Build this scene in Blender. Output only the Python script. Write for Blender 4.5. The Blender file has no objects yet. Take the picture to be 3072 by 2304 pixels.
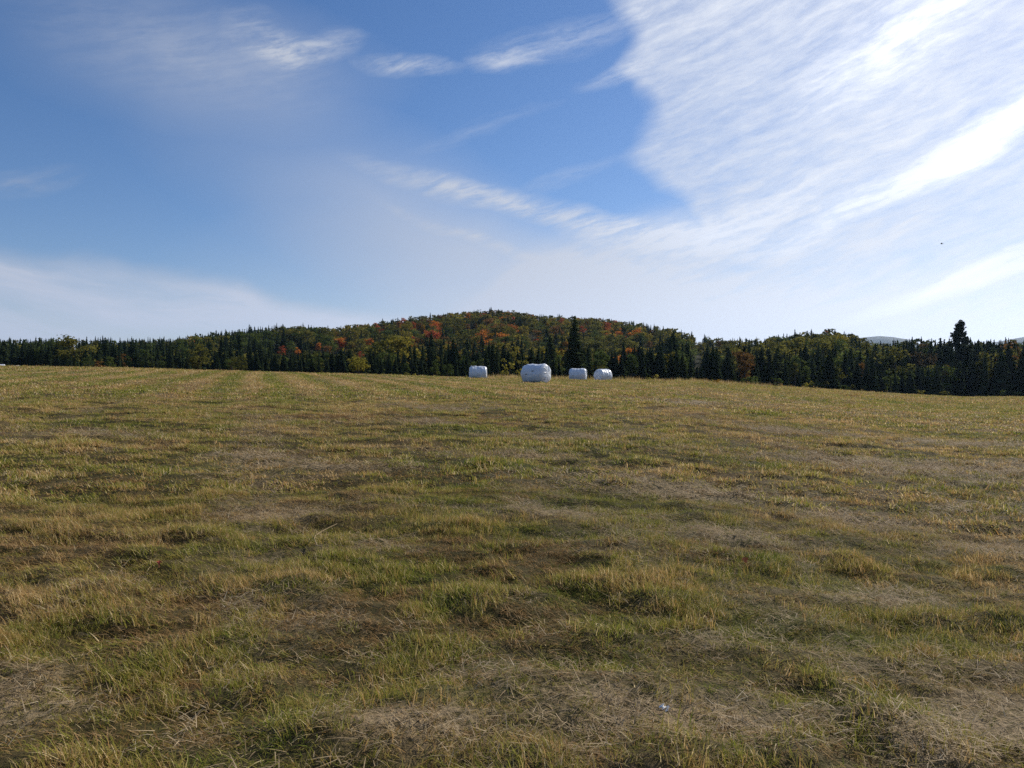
import bpy, math, random
import numpy as np

C = bpy.context.scene.collection
scene = bpy.context.scene
random.seed(7)
rng = np.random.default_rng(11)
F, CX, CY, HZ, EYE = 759.0, 512.0, 384.0, 389.0, 1.6     # focal length in px of a 1024 px wide picture, horizon row, eye height
D2R = math.pi / 180

# ------------------------------------------------------------------ camera
cam = bpy.data.cameras.new('camera')
cam.sensor_width = 36
cam.lens = F / 1024 * 36
cam.clip_start, cam.clip_end = 0.1, 20000
cam_o = bpy.data.objects.new('camera', cam)
C.objects.link(cam_o)
PITCH = math.atan((HZ - CY) / F)
cam_o.location = (0, 0, EYE)
cam_o.rotation_euler = (math.pi / 2 + PITCH, 0, 0)
scene.camera = cam_o

# ------------------------------------------------------------------ light
SUN_AZ, SUN_EL = 47.0, 33.0              # degrees to the right of the view, above the horizon
SUN_STRENGTH, SKY_STRENGTH, EXPOSURE = 5.0, 0.10, 0.0
sun = bpy.data.lights.new('sun', 'SUN')
sun.energy = SUN_STRENGTH
sun.angle = math.radians(0.5)
sun.color = (1.0, 0.92, 0.80)
sun_o = bpy.data.objects.new('sun', sun)
C.objects.link(sun_o)
sun_o.rotation_euler = (math.radians(90 - SUN_EL), 0, math.radians(180 - SUN_AZ))
sun_o.location = (40, 40, 40)
SDIR = (math.sin(SUN_AZ * D2R) * math.cos(SUN_EL * D2R), math.cos(SUN_AZ * D2R) * math.cos(SUN_EL * D2R), math.sin(SUN_EL * D2R))

scene.view_settings.view_transform = 'Standard'
scene.view_settings.look = 'None'
scene.view_settings.exposure = EXPOSURE
scene.view_settings.gamma = 1.0
scene.view_settings.use_curve_mapping = False
scene.cycles.max_bounces = 6
scene.cycles.diffuse_bounces = 3
scene.cycles.transmission_bounces = 4
scene.cycles.volume_bounces = 1
scene.cycles.use_denoising = False
scene.cycles.use_adaptive_sampling = False


class NT:
    """short node writing: n('ShaderNodeMath', op, inputs...) returns the node; sockets or values as inputs"""
    def __init__(self, tree):
        self.t = tree
        tree.nodes.clear()

    def n(self, kind, ins=None, **props):
        nd = self.t.nodes.new(kind)
        for k, v in props.items():
            setattr(nd, k, v)
        for k, v in (ins or {}).items():
            s = nd.inputs[k]
            if isinstance(v, bpy.types.NodeSocket):
                self.t.links.new(v, s)
            else:
                s.default_value = v
        return nd

    def m(self, op, a, b=None, c=None, clamp=False):
        ins = {0: a}
        if b is not None: ins[1] = b
        if c is not None: ins[2] = c
        return self.n('ShaderNodeMath', ins, operation=op, use_clamp=clamp).outputs[0]

    def vm(self, op, a, b=None):
        ins = {0: a}
        if b is not None: ins[1] = b
        return self.n('ShaderNodeVectorMath', ins, operation=op).outputs[0]

    def mapr(self, v, a, b, c=0.0, d=1.0, smooth=True):
        return self.n('ShaderNodeMapRange', {'Value': v, 'From Min': a, 'From Max': b, 'To Min': c, 'To Max': d},
                      interpolation_type='SMOOTHSTEP' if smooth else 'LINEAR').outputs['Result']

    def noise(self, vec, scale, detail=3.0, rough=0.5, dist=0.0):
        return self.n('ShaderNodeTexNoise', {'Vector': vec, 'Scale': scale, 'Detail': detail, 'Roughness': rough, 'Distortion': dist})

    def mapping(self, vec, loc=(0, 0, 0), rot=(0, 0, 0), scl=(1, 1, 1), kind='POINT'):
        return self.n('ShaderNodeMapping', {'Vector': vec, 'Location': loc, 'Rotation': rot, 'Scale': scl}, vector_type=kind).outputs[0]

    def along(self, vec, deg, sx, sy, loc=(0, 0, 0)):
        """coordinates turned so that x runs along streaks that rise by deg degrees, then scaled"""
        return self.mapping(self.mapping(vec, rot=(0, 0, -deg * D2R)), loc, (0, 0, 0), (sx, sy, 1))

    def mix(self, f, a, b, blend='MIX'):
        nd = self.t.nodes.new('ShaderNodeMix')
        nd.data_type = 'RGBA'
        nd.blend_type = blend
        nd.clamp_factor = True
        for i, v in ((0, f), (6, a), (7, b)):
            if isinstance(v, bpy.types.NodeSocket):
                self.t.links.new(v, nd.inputs[i])
            else:
                nd.inputs[i].default_value = (tuple(v) + (1,))[:4] if not isinstance(v, (int, float)) else v
        return nd.outputs[2]

    def ramp(self, f, stops):
        nd = self.t.nodes.new('ShaderNodeValToRGB')
        self.t.links.new(f, nd.inputs[0])
        e = nd.color_ramp.elements
        while len(e) < len(stops): e.new(0.5)
        for el, (p, c) in zip(e, stops):
            el.position = p
            el.color = (tuple(c) + (1,))[:4]
        return nd.outputs[0]


# ------------------------------------------------------------------ sky with cirrus
def px_dir(px, py):
    """azimuth and elevation (degrees) of a direction"""
    u, v = (px - CX) / F, (HZ - py) / F
    az = math.atan(u)
    return az / D2R, math.atan(v * math.cos(az)) / D2R


def build_world():
    w = bpy.data.worlds.new('World')
    scene.world = w
    w.use_nodes = True
    T = NT(w.node_tree)
    sky = T.n('ShaderNodeTexSky', sky_type='NISHITA', sun_disc=False, sun_elevation=math.radians(SUN_EL),
              sun_rotation=math.radians(SUN_AZ), air_density=1.0, dust_density=0.25, ozone_density=2.4, altitude=300)
    sky = T.n('ShaderNodeHueSaturation', {'Color': sky.outputs[0], 'Saturation': 1.22, 'Value': 1.0}).outputs[0]
    sky = T.vm('MULTIPLY', sky, (1.04, 0.95, 1.04))
    d = T.n('ShaderNodeTexCoord').outputs['Generated']
    s = T.n('ShaderNodeSeparateXYZ', {0: d})
    az = T.m('MULTIPLY', T.m('ARCTAN2', s.outputs[0], s.outputs[1]), 180 / math.pi)
    el = T.m('MULTIPLY', T.m('ARCSINE', s.outputs[2]), 180 / math.pi)
    P = T.n('ShaderNodeCombineXYZ', {0: az, 1: el, 2: 0.0}).outputs[0]
    # two warps: slow billows and fine fibres
    w1 = T.vm('SUBTRACT', T.noise(P, 0.10, 3).outputs['Color'], (0.5, 0.5, 0.5))
    w2 = T.vm('SUBTRACT', T.noise(T.along(P, 18, 0.5, 1.3), 0.55, 4, 0.6).outputs['Color'], (0.5, 0.5, 0.5))
    Pw = T.vm('ADD', P, T.vm('ADD', T.vm('MULTIPLY', w1, (4.0, 2.2, 0)), T.vm('MULTIPLY', w2, (1.6, 0.6, 0))))
    # fibres: noise drawn out along directions that rise to the right
    st1 = T.noise(T.along(Pw, 22, 0.05, 0.62), 1.0, 6, 0.60, 0.1).outputs[0]
    st2 = T.noise(T.along(Pw, 14, 0.13, 1.25, (3, 8, 0)), 1.0, 5, 0.6, 0.08).outputs[0]
    st3 = T.noise(T.along(Pw, -7, 0.09, 0.55, (13, 2, 0)), 1.0, 5, 0.6, 0.3).outputs[0]
    st4 = T.noise(T.along(Pw, 16, 0.38, 2.4, (1, 5, 0)), 1.0, 5, 0.65, 0.1).outputs[0]
    mot = T.noise(T.along(P, 12, 0.55, 1.5, (4, 4, 0)), 1.0, 7, 0.68).outputs[0]
    big = T.noise(P, 0.085, 3, 0.5).outputs[0]
    sw = T.n('ShaderNodeSeparateXYZ', {0: Pw})
    azw, elw = sw.outputs[0], sw.outputs[1]

    def curve(x, pts, x0, x1, y0, y1):
        nd = w.node_tree.nodes.new('ShaderNodeFloatCurve')
        w.node_tree.links.new(T.m('DIVIDE', T.m('SUBTRACT', x, x0), x1 - x0, clamp=True), nd.inputs['Value'])
        cv = nd.mapping.curves[0]
        pp = sorted(((min(max((a - x0) / (x1 - x0), 0), 1), min(max((b - y0) / (y1 - y0), 0), 1)) for a, b in pts))
        while len(cv.points) < len(pp): cv.points.new(0.5, 0.5)
        for q, (a, b) in zip(cv.points, pp):
            q.location = (a, b)
            q.handle_type = 'AUTO_CLAMPED'
        nd.mapping.update()
        return T.m('ADD', T.m('MULTIPLY', nd.outputs[0], y1 - y0), y0)
    # the big cirrus sheet: its ragged left edge, and the top of the veil below the blue gap
    edge = [px_dir(x, y) for x, y in ((594, -90), (600, -30), (606, 0), (626, 40), (612, 66), (636, 88), (644, 112), (632, 138), (616, 158), (634, 176), (656, 196), (672, 212), (678, 240), (680, 330))]
    e_az = curve(elw, [(b, a) for a, b in edge], 0, 32, -40, 40)
    m1 = T.mapr(T.m('SUBTRACT', azw, e_az), -0.5, 2.2)
    band = [px_dir(x, y) for x, y in ((0, 392), (330, 372), (410, 340), (470, 300), (510, 268), (545, 244), (590, 224), (640, 213), (690, 205), (760, 190), (1024, 190))]
    b_el = curve(azw, band, -45, 45, 0, 30)
    m2 = T.mapr(T.m('SUBTRACT', b_el, elw), -1.2, 3.2)
    seam = T.mapr(T.m('ABSOLUTE', az), 95, 165, 1, 0)
    sheet = T.m('MULTIPLY', T.m('MAXIMUM', m1, m2), seam)
    tex = T.m('ADD', T.m('MULTIPLY', T.m('SUBTRACT', st1, 0.5), 0.95), T.m('MULTIPLY', T.m('SUBTRACT', st2, 0.5), 0.52))
    tex = T.m('ADD', tex, T.m('MULTIPLY', T.m('ADD', T.m('SUBTRACT', st4, 0.5), T.m('MULTIPLY', T.m('SUBTRACT', mot, 0.5), 1.6)), 0.44))
    tex = T.m('ADD', tex, T.m('MULTIPLY', T.m('SUBTRACT', big, 0.5), 0.4))
    dens = T.m('MULTIPLY', sheet, T.m('ADD', tex, 0.67, clamp=True))

    def blob(px, py, rx, ry, rot, wt, vec=Pw):
        a, e = px_dir(px, py)
        k = 57.3 / F * math.cos(a * D2R)
        v = T.mapping(vec, (a, e, 0), (0, 0, rot * D2R), (rx * k * math.cos(a * D2R), ry * k, 1), 'TEXTURE')
        g = T.n('ShaderNodeTexGradient', {0: v}, gradient_type='SPHERICAL').outputs[0]
        return T.m('MULTIPLY', g, wt)

    def add_blobs(base, blobs, texture=None, lo=0.0):
        tot = None
        for b in blobs:
            g = blob(*b)
            tot = g if tot is None else T.m('ADD', tot, g)
        if texture is not None:
            tot = T.m('MULTIPLY', tot, T.mapr(T.m('ADD', T.m('MULTIPLY', texture, 0.45), T.m('ADD', T.m('MULTIPLY', st4, 0.25), T.m('MULTIPLY', mot, 0.3))), 0.37, 0.63, lo, 1.3))
        return T.m('ADD', base, tot) if base is not None else tot
    # soft washes without much texture
    dens = add_blobs(dens, [(370, 200, 260, 90, -18, 0.36), (470, 255, 240, 80, -14, 0.40), (210, 60, 230, 75, 0, 0.36), (430, 300, 270, 90, -4, 0.42), (640, 300, 330, 90, 6, 0.25), (1000, 330, 420, 80, 4, 0.6), (600, 340, 300, 70, 2, 0.5)])
    # the low bank at the left
    bank = [px_dir(x, y) for x, y in ((-300, 225), (-60, 240), (0, 244), (40, 250), (90, 252), (140, 264), (200, 272), (245, 281), (285, 296), (330, 304), (390, 312), (440, 321), (490, 336))]
    k_el = curve(azw, bank, -70, 0, 0, 15)
    mb = T.m('MULTIPLY', T.m('MULTIPLY', T.mapr(T.m('SUBTRACT', k_el, elw), -0.5, 1.4), T.mapr(az, -9, -2, 1, 0)), seam)
    dens = T.m('ADD', dens, T.m('MULTIPLY', mb, T.m('ADD', T.m('MULTIPLY', T.m('SUBTRACT', st3, 0.5), 1.5), 0.78, clamp=True)))
    # wisps
    dens = add_blobs(dens, [(262, 38, 50, 30, -20, 0.5), (292, 50, 46, 18, 8, 0.7), (338, 42, 40, 15, 14, 0.6), (408, 65, 54, 12, -4, 0.72), (503, 63, 52, 12, 9, 0.62), (615, 74, 50, 11, 14, 0.4),
                            (480, 128, 90, 9, 18, 0.2), (560, 178, 70, 10, 20, 0.28), (30, 178, 75, 16, 14, 0.3), (440, 186, 110, 16, -11, 0.55), (535, 207, 120, 17, -13, 0.6), (625, 232, 120, 20, -13, 0.5), (470, 240, 120, 8, -18, 0.3),
                            (560, 38, 110, 18, 12, 0.4), (180, 45, 200, 60, -6, 0.22)], st2, 0.1)
    # thick bright ridges of the sheet
    ridge = add_blobs(None, [(985, 140, 140, 26, 27, 1.4), (860, 205, 110, 20, 24, 0.6), (900, 40, 140, 50, 26, 0.6), (760, 215, 120, 26, 18, 0.35), (960, 285, 160, 12, 14, 0.6), (985, 268, 90, 8, 20, 0.5), (690, 238, 150, 26, -6, 0.4)], st2, 0.7)
    dens = T.m('ADD', dens, T.m('MULTIPLY', ridge, 0.6))
    # open blue low at the right
    clear = add_blobs(None, [(1010, 312, 120, 34, 18, 1.3), (960, 200, 120, 18, 18, 0.3)])
    dens = T.m('SUBTRACT', dens, T.m('MULTIPLY', clear, 0.2))
    dens = T.m('MULTIPLY', T.m('MINIMUM', T.m('MAXIMUM', dens, 0.0), 1.0), T.mapr(el, -1, 0.4))
    # brightness of thin ice cloud: strong forward scattering round the sun
    dot = T.n('ShaderNodeVectorMath', {0: d, 1: SDIR}, operation='DOT_PRODUCT').outputs['Value']
    h = T.m('POWER', T.m('MULTIPLY', T.m('ADD', dot, 1.0), 0.5), 7.0)
    B = T.m('ADD', T.m('MULTIPLY', h, CLOUD_FWD), CLOUD_BASE)
    B = T.m('MULTIPLY', B, T.m('ADD', T.m('MULTIPLY', T.m('MINIMUM', ridge, 1.2), 0.28), 1.0))
    B = T.m('MULTIPLY', B, T.mapr(el, 12, 1, 1.0, 1.30))       # longer way through the veil near the horizon
    B = T.m('MULTIPLY', B, T.m('ADD', T.m('MULTIPLY', mb, 0.12), 1.0))                 # the thicker low bank
    col = T.mix(h, (0.84, 0.94, 1.16), (0.96, 0.98, 1.03))
    cloud = T.vm('MULTIPLY', col, T.n('ShaderNodeCombineXYZ', {0: B, 1: B, 2: B}).outputs[0])
    out = T.mix(dens, sky, cloud)
    bg = T.n('ShaderNodeBackground', {'Color': out, 'Strength': SKY_STRENGTH})
    o = T.n('ShaderNodeOutputWorld')
    w.node_tree.links.new(bg.outputs[0], o.inputs[0])


CLOUD_BASE, CLOUD_FWD = 4.6, 6.2
build_world()


# ------------------------------------------------------------------ helpers
def link(o, parent=None):
    C.objects.link(o)
    if parent is not None: o.parent = parent
    return o


def tag(o, label=None, cat=None, group=None, kind=None):
    for k, v in (('label', label), ('category', cat), ('group', group), ('kind', kind)):
        if v: o[k] = v
    return o


def mesh(name, verts, faces, mat=None, smooth=False, attrs=None):
    me = bpy.data.meshes.new(name)
    verts = np.asarray(verts, dtype=np.float32).reshape(-1, 3)
    if isinstance(faces, np.ndarray):
        k = faces.shape[1]
        me.vertices.add(len(verts))
        me.vertices.foreach_set('co', verts.ravel())
        me.loops.add(faces.size)
        me.loops.foreach_set('vertex_index', faces.astype(np.int32).ravel())
        me.polygons.add(len(faces))
        me.polygons.foreach_set('loop_start', np.arange(0, faces.size, k, dtype=np.int32))
        me.update(calc_edges=True)
    else:
        me.from_pydata(verts.tolist(), [], faces)
        me.update()
    for nm, (typ, dom, data) in (attrs or {}).items():
        a = me.attributes.new(nm, typ, dom)
        a.data.foreach_set({'FLOAT': 'value', 'INT': 'value', 'FLOAT_VECTOR': 'vector', 'FLOAT_COLOR': 'color'}[typ], np.asarray(data).ravel())
    if smooth and len(me.polygons): me.polygons.foreach_set('use_smooth', np.ones(len(me.polygons), dtype=bool))
    if mat: me.materials.append(mat)
    return me


def obj(name, me, parent=None, loc=(0, 0, 0)):
    o = bpy.data.objects.new(name, me)
    o.location = loc
    return link(o, parent)


def hash2(ix, iy, seed):
    n = (ix.astype(np.int64) * 374761393 + iy.astype(np.int64) * 668265263 + seed * 974634281) & 0xFFFFFFFF
    n = ((n ^ (n >> 13)) * 1274126177) & 0xFFFFFFFF
    return ((n ^ (n >> 16)) & 0xFFFFFF) / float(0xFFFFFF)


def vnoise(x, y, seed=0):
    x, y = np.asarray(x, float), np.asarray(y, float)
    ix, iy = np.floor(x), np.floor(y)
    fx, fy = x - ix, y - iy
    fx, fy = fx * fx * (3 - 2 * fx), fy * fy * (3 - 2 * fy)
    a, b = hash2(ix, iy, seed), hash2(ix + 1, iy, seed)
    c, d = hash2(ix, iy + 1, seed), hash2(ix + 1, iy + 1, seed)
    return (a * (1 - fx) + b * fx) * (1 - fy) + (c * (1 - fx) + d * fx) * fy


def fbm(x, y, seed=0, oct=4, gain=0.5):
    t, amp, s = 0, 1.0, 0
    for i in range(oct):
        t = t + amp * vnoise(x * 2 ** i, y * 2 ** i, seed + i * 17)
        s += amp
        amp *= gain
    return t / s


def sstep(a, b, x):
    t = np.clip((np.asarray(x, float) - a) / (b - a), 0, 1)
    return t * t * (3 - 2 * t)


# ------------------------------------------------------------------ terrain
EX = [0, 116, 256, 367, 467, 550, 633, 700, 723, 800, 900, 962, 1024]          # where the field ends against the trees
EY = [366.8, 368.6, 372.5, 375.3, 378.5, 380.4, 381.6, 382.9, 384.5, 388.3, 394.6, 397.6, 397.4]
RX = [0, 256, 400, 512, 640, 723, 800, 900, 1024]
RC = [110, 105, 92, 85, 88, 100, 120, 140, 150]
SX = [0, 60, 110, 176, 204, 241, 278, 301, 333, 370, 398, 430, 463, 491, 514, 532, 569, 616, 657, 694, 722, 764, 787, 833, 858, 868, 895, 905, 940, 1024]
SY = [341, 341, 341, 340, 335, 331, 327, 326, 329, 325, 320, 316, 313, 311, 312, 316, 318, 321, 327, 336, 340, 340, 334, 331, 335, 343.5, 343.5, 340, 341, 343]
HX = [0, 200, 330, 480, 600, 700, 760, 850, 1024]
HR = [430, 500, 540, 560, 540, 420, 330, 300, 290]                              # distance of the hill's crest


def pol(x, y):
    az = np.arctan2(x, y)
    r = np.hypot(x, y)
    azc = np.clip(az, -40 * D2R, 40 * D2R)
    return az, r, CX + F * np.tan(azc), np.cos(azc)


ROW_A = -18.4 * D2R


def row_q(x, y):
    return x * math.cos(ROW_A) - y * math.sin(ROW_A)


TUSSOCKS = []       # (x, y, radius, height) filled below


def base_z(x, y):
    az, r, px, ca = pol(x, y)
    rc = np.interp(px, RX, RC)
    hc = EYE + (HZ - np.interp(px, EX, EY)) / F * rc * ca
    front = sstep(130 * D2R, 60 * D2R, np.abs(az))
    t = np.minimum(r / rc, 2.35)
    return ((hc + 1.6) * t - 1.6 * t * t) * front


def ground_z(x, y, relief=True):
    x, y = np.asarray(x, float), np.asarray(y, float)
    z = base_z(x, y)
    if relief:
        r = np.hypot(x, y)
        q = row_q(x, y)
        p = x * math.sin(ROW_A) + y * math.cos(ROW_A)
        f = 1.0 - 0.75 * sstep(12, 70, r)
        b = 0.09 * (fbm(x * 0.8, y * 1.5, 3, 3) - 0.5) + 0.14 * (fbm(x * 2.2, y * 3.8, 5, 3) - 0.5)
        b = b + 0.03 * np.sin(q * 2 * math.pi / 3.1 + 1.5 * vnoise(q * 0.1, p * 0.05, 9)) * sstep(8, 25, r)
        z = z + b * f * (1 - sstep(110, 150, r))
        for tx, ty, tr, th in TUSSOCKS:
            dd = ((x - tx) ** 2 + (y - ty) ** 2) / (tr * tr)
            z = z + th * np.exp(-dd * 1.6)
    return z


def ray(px, py):
    u, v = (px - CX) / F, (CY - py) / F
    c, s = math.cos(PITCH), math.sin(PITCH)
    return np.array([u, c - v * s, s + v * c])


def px_ground(px, py, rmax=160):
    """where the sight line through a picture point meets the smooth field"""
    d = ray(px, py)
    prev = 2.0
    for s in np.geomspace(2.0, rmax, 500):
        p = d * s
        if EYE + p[2] < ground_z(p[0], p[1], False): break
        prev = s
    return d[0] * prev, d[1] * prev


def to_px(x, y, z):
    c, s = math.cos(PITCH), math.sin(PITCH)
    dz = np.asarray(z, float) - EYE
    yy = np.asarray(y) * c + dz * s
    zz = -np.asarray(y) * s + dz * c
    return CX + F * np.asarray(x) / yy, CY - F * zz / yy


K = 1024 / 2212.0
for (a, b, rr, hh) in ((1540, 1640, 0.30, 0.11), (1720, 1640, 0.28, 0.09), (1400, 1635, 0.25, 0.08), (1835, 1500, 0.16, 0.10), (1960, 1575, 0.25, 0.11), (1900, 1590, 0.2, 0.09),
                       (930, 1500, 0.16, 0.08), (500, 1250, 0.3, 0.08), (480, 1170, 0.3, 0.08), (1000, 1140, 0.4, 0.05), (1150, 1640, 0.22, 0.09), (1010, 1290, 0.25, 0.07),
                       (1400, 1250, 0.5, 0.08), (1150, 968, 0.9, 0.06), (640, 1260, 0.2, 0.08), (720, 1560, 0.2, 0.09), (220, 1290, 0.3, 0.09), (2190, 1355, 0.25, 0.10),
                       (1660, 1225, 0.35, 0.08), (1840, 1220, 0.3, 0.08), (1740, 1030, 0.5, 0.08), (1060, 1005, 0.6, 0.06), (430, 1160, 0.4, 0.08), (150, 970, 0.6, 0.06), (10, 915, 0.5, 0.12)):
    gx, gy = px_ground(a * K, b * K)
    TUSSOCKS.append((gx, gy, rr, hh * 0.65))


def hill_z(x, y):
    az, r, px, ca = pol(x, y)
    zb = base_z(x, y)
    rh = np.interp(px, HX, HR)
    r0 = np.interp(px, [0, 300, 480, 700, 850, 1024], [285, 270, 255, 235, 190, 185])
    top = EYE + (HZ - np.interp(px, SX, SY)) / F * rh * ca - np.interp(px, [0, 700, 800, 1024], [4.6, 4.6, 6.0, 6.0])
    s = (r - r0) / (rh - r0)
    f = np.where(s < 1, sstep(-0.25, 1.05, s) * 0.55 + np.clip(s, 0, 1) * 0.45, 1 - 0.35 * sstep(1, 2.2, s))
    f = np.where(s < 0, 0, f) * sstep(88 * D2R, 46 * D2R, np.abs(az))
    bump = (fbm(x * 0.02, y * 0.02, 31, 3) - 0.5) * 5 * np.clip(s, 0, 1)
    return zb + (top - zb) * f + np.where(s < 1, bump * (1 - np.clip(s, 0, 1)), 0)


def front_Y(px):
    return np.interp(px, [0, 250, 330, 420, 512, 640, 760, 900, 1024], [205, 172, 150, 132, 126, 128, 134, 142, 146])


# ------------------------------------------------------------------ materials
def new_mat(name):
    m = bpy.data.materials.new(name)
    m.use_nodes = True
    return m, NT(m.node_tree)


def finish(m, T, shader):
    o = T.n('ShaderNodeOutputMaterial')
    m.node_tree.links.new(shader, o.inputs[0])
    return m


def field_colour(T):
    """patches of green, olive, dry and rusty growth, the same for soil and blades (world position)"""
    pos = T.n('ShaderNodeNewGeometry').outputs['Position']
    p2 = T.vm('MULTIPLY', pos, (1, 1, 0))
    rows = T.mapping(p2, rot=(0, 0, ROW_A), scl=(0.30, 0.022, 1))
    a = T.noise(T.mapping(p2, scl=(0.55, 0.9, 1)), 0.6, 4, 0.6).outputs[0]
    b = T.noise(T.mapping(p2, scl=(0.8, 1.6, 1), loc=(7, 3, 0)), 1.7, 3, 0.6).outputs[0]
    c = T.noise(rows, 1.0, 3, 0.5).outputs[0]
    far = T.noise(p2, 0.035, 3).outputs[0]
    f = T.m('ADD', T.m('MULTIPLY', a, 0.55), T.m('MULTIPLY', b, 0.30))
    f = T.m('ADD', f, T.m('MULTIPLY', c, 0.30))
    f = T.m('ADD', f, T.m('MULTIPLY', far, 0.25))
    # mowing swaths, clearest in the farther left of the field
    rp = T.mapping(p2, rot=(0, 0, ROW_A))
    sx = T.n('ShaderNodeSeparateXYZ', {0: rp}).outputs[0]
    wob = T.noise(T.mapping(rp, scl=(0.15, 0.03, 1)), 1.0, 2).outputs[0]
    swath = T.m('SINE', T.m('ADD', T.m('MULTIPLY', sx, 2 * math.pi / 2.5), T.m('MULTIPLY', wob, 5.0)))
    reach = T.m('MULTIPLY', T.mapr(T.n('ShaderNodeSeparateXYZ', {0: p2}).outputs[1], 12, 45), T.mapr(T.n('ShaderNodeSeparateXYZ', {0: p2}).outputs[0], 25, -5, 0.25, 1.0))
    f = T.m('ADD', f, T.m('MULTIPLY', T.m('MULTIPLY', swath, reach), 0.115))
    return T.mapr(f, 0.54, 0.86, 0, 1, False), b, pos


def grass_material(name, dry, bright=1.88, rust=False):
    m, T = new_mat(name)
    f, b, pos = field_colour(T)
    rnd = T.n('ShaderNodeAttribute', attribute_name='tone').outputs['Fac']
    inst = T.n('ShaderNodeObjectInfo').outputs['Random']
    f = T.m('ADD', f, T.m('MULTIPLY', T.m('SUBTRACT', rnd, 0.5), 0.70))
    f = T.m('ADD', f, T.m('ADD', T.m('MULTIPLY', T.m('SUBTRACT', inst, 0.5), 0.25), dry), clamp=True)
    k = bright
    col = T.ramp(f, [(0.0, (0.092 * k, 0.112 * k, 0.017 * k)), (0.32, (0.165 * k, 0.152 * k, 0.028 * k)), (0.55, (0.205 * k, 0.168 * k, 0.050 * k)),
                     (0.76, (0.235 * k, 0.140 * k, 0.052 * k)), (1.0, (0.32 * k, 0.23 * k, 0.11 * k))])
    col = T.mix(T.mapr(rnd, 0.86, 0.95), col, (0.42 * k, 0.34 * k, 0.19 * k))
    if rust: col = T.mix(0.75, col, T.ramp(rnd, [(0.0, (0.19, 0.105, 0.042)), (0.6, (0.35, 0.20, 0.080)), (1.0, (0.48, 0.32, 0.16))]))
    dif = T.n('ShaderNodeBsdfPrincipled', {'Base Color': col, 'Roughness': 0.7, 'Specular IOR Level': 0.05})
    tr = T.n('ShaderNodeBsdfTranslucent', {'Color': col})
    ms = T.n('ShaderNodeMixShader', {0: 0.42, 1: dif.outputs[0], 2: tr.outputs[0]})
    return finish(m, T, ms.outputs[0])


def straw_material():
    m, T = new_mat('dry_straw')
    rnd = T.n('ShaderNodeAttribute', attribute_name='tone').outputs['Fac']
    inst = T.n('ShaderNodeObjectInfo').outputs['Random']
    f = T.m('ADD', T.m('MULTIPLY', rnd, 0.7), T.m('MULTIPLY', inst, 0.3))
    col = T.ramp(f, [(0.0, (0.19, 0.125, 0.06)), (0.4, (0.34, 0.25, 0.145)), (0.8, (0.49, 0.385, 0.24)), (1.0, (0.60, 0.51, 0.36))])
    dif = T.n('ShaderNodeBsdfPrincipled', {'Base Color': col, 'Roughness': 0.7, 'Specular IOR Level': 0.06})
    tr = T.n('ShaderNodeBsdfTranslucent', {'Color': col})
    ms = T.n('ShaderNodeMixShader', {0: 0.22, 1: dif.outputs[0], 2: tr.outputs[0]})
    return finish(m, T, ms.outputs[0])


def field_material():
    m, T = new_mat('mown_meadow')
    f, b, pos = field_colour(T)
    fine = T.noise(pos, 22, 5, 0.7).outputs[0]
    mid = T.noise(T.mapping(pos, scl=(1, 2.2, 1)), 3.5, 5, 0.65).outputs[0]
    f2 = T.m('ADD', f, T.m('MULTIPLY', T.m('SUBTRACT', fine, 0.5), 0.9), clamp=True)
    col = T.ramp(f2, [(0.0, (0.028, 0.031, 0.009)), (0.4, (0.060, 0.050, 0.016)), (0.7, (0.095, 0.066, 0.028)), (1.0, (0.16, 0.115, 0.058))])
    col = T.mix(T.mapr(mid, 0.62, 0.72, 0, 0.55), col, (0.24, 0.19, 0.125))
    col = T.mix(T.mapr(mid, 0.40, 0.30, 0, 0.5), col, (0.030, 0.034, 0.010))
    lit = T.n('ShaderNodeAttribute', attribute_name='litter').outputs['Fac']
    lush = T.n('ShaderNodeAttribute', attribute_name='lush').outputs['Fac']
    col = T.mix(T.m('MULTIPLY', lush, 0.6), col, (0.075, 0.095, 0.018))
    col = T.mix(T.m('MULTIPLY', lit, T.mapr(fine, 0.34, 0.60, 0.1, 0.9)), col, (0.36, 0.275, 0.165))
    bmp = T.n('ShaderNodeBump', {'Strength': 0.9, 'Distance': 0.05, 'Height': T.m('ADD', fine, mid)})
    d = T.n('ShaderNodeBsdfPrincipled', {'Base Color': col, 'Roughness': 0.9, 'Specular IOR Level': 0.1, 'Normal': bmp.outputs[0]})
    return finish(m, T, d.outputs[0])


def forest_floor_material():
    m, T = new_mat('forest_floor')
    pos = T.n('ShaderNodeNewGeometry').outputs['Position']
    n1 = T.noise(pos, 0.12, 5, 0.6).outputs[0]
    col = T.ramp(n1, [(0.3, (0.012, 0.016, 0.006)), (0.6, (0.030, 0.028, 0.010)), (0.75, (0.050, 0.040, 0.014))])
    # the grassy clearing at the foot of the hill
    dist = T.n('ShaderNodeVectorMath', {0: T.vm('MULTIPLY', pos, (1, 1, 0)), 1: (CLEARING[0], CLEARING[1], 0)}, operation='DISTANCE').outputs['Value']
    col = T.mix(T.mapr(dist, CLEARING[2], CLEARING[2] * 0.7), col, (0.13, 0.15, 0.03))
    d = T.n('ShaderNodeBsdfPrincipled', {'Base Color': col, 'Roughness': 0.95, 'Specular IOR Level': 0.05})
    return finish(m, T, d.outputs[0])


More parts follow.
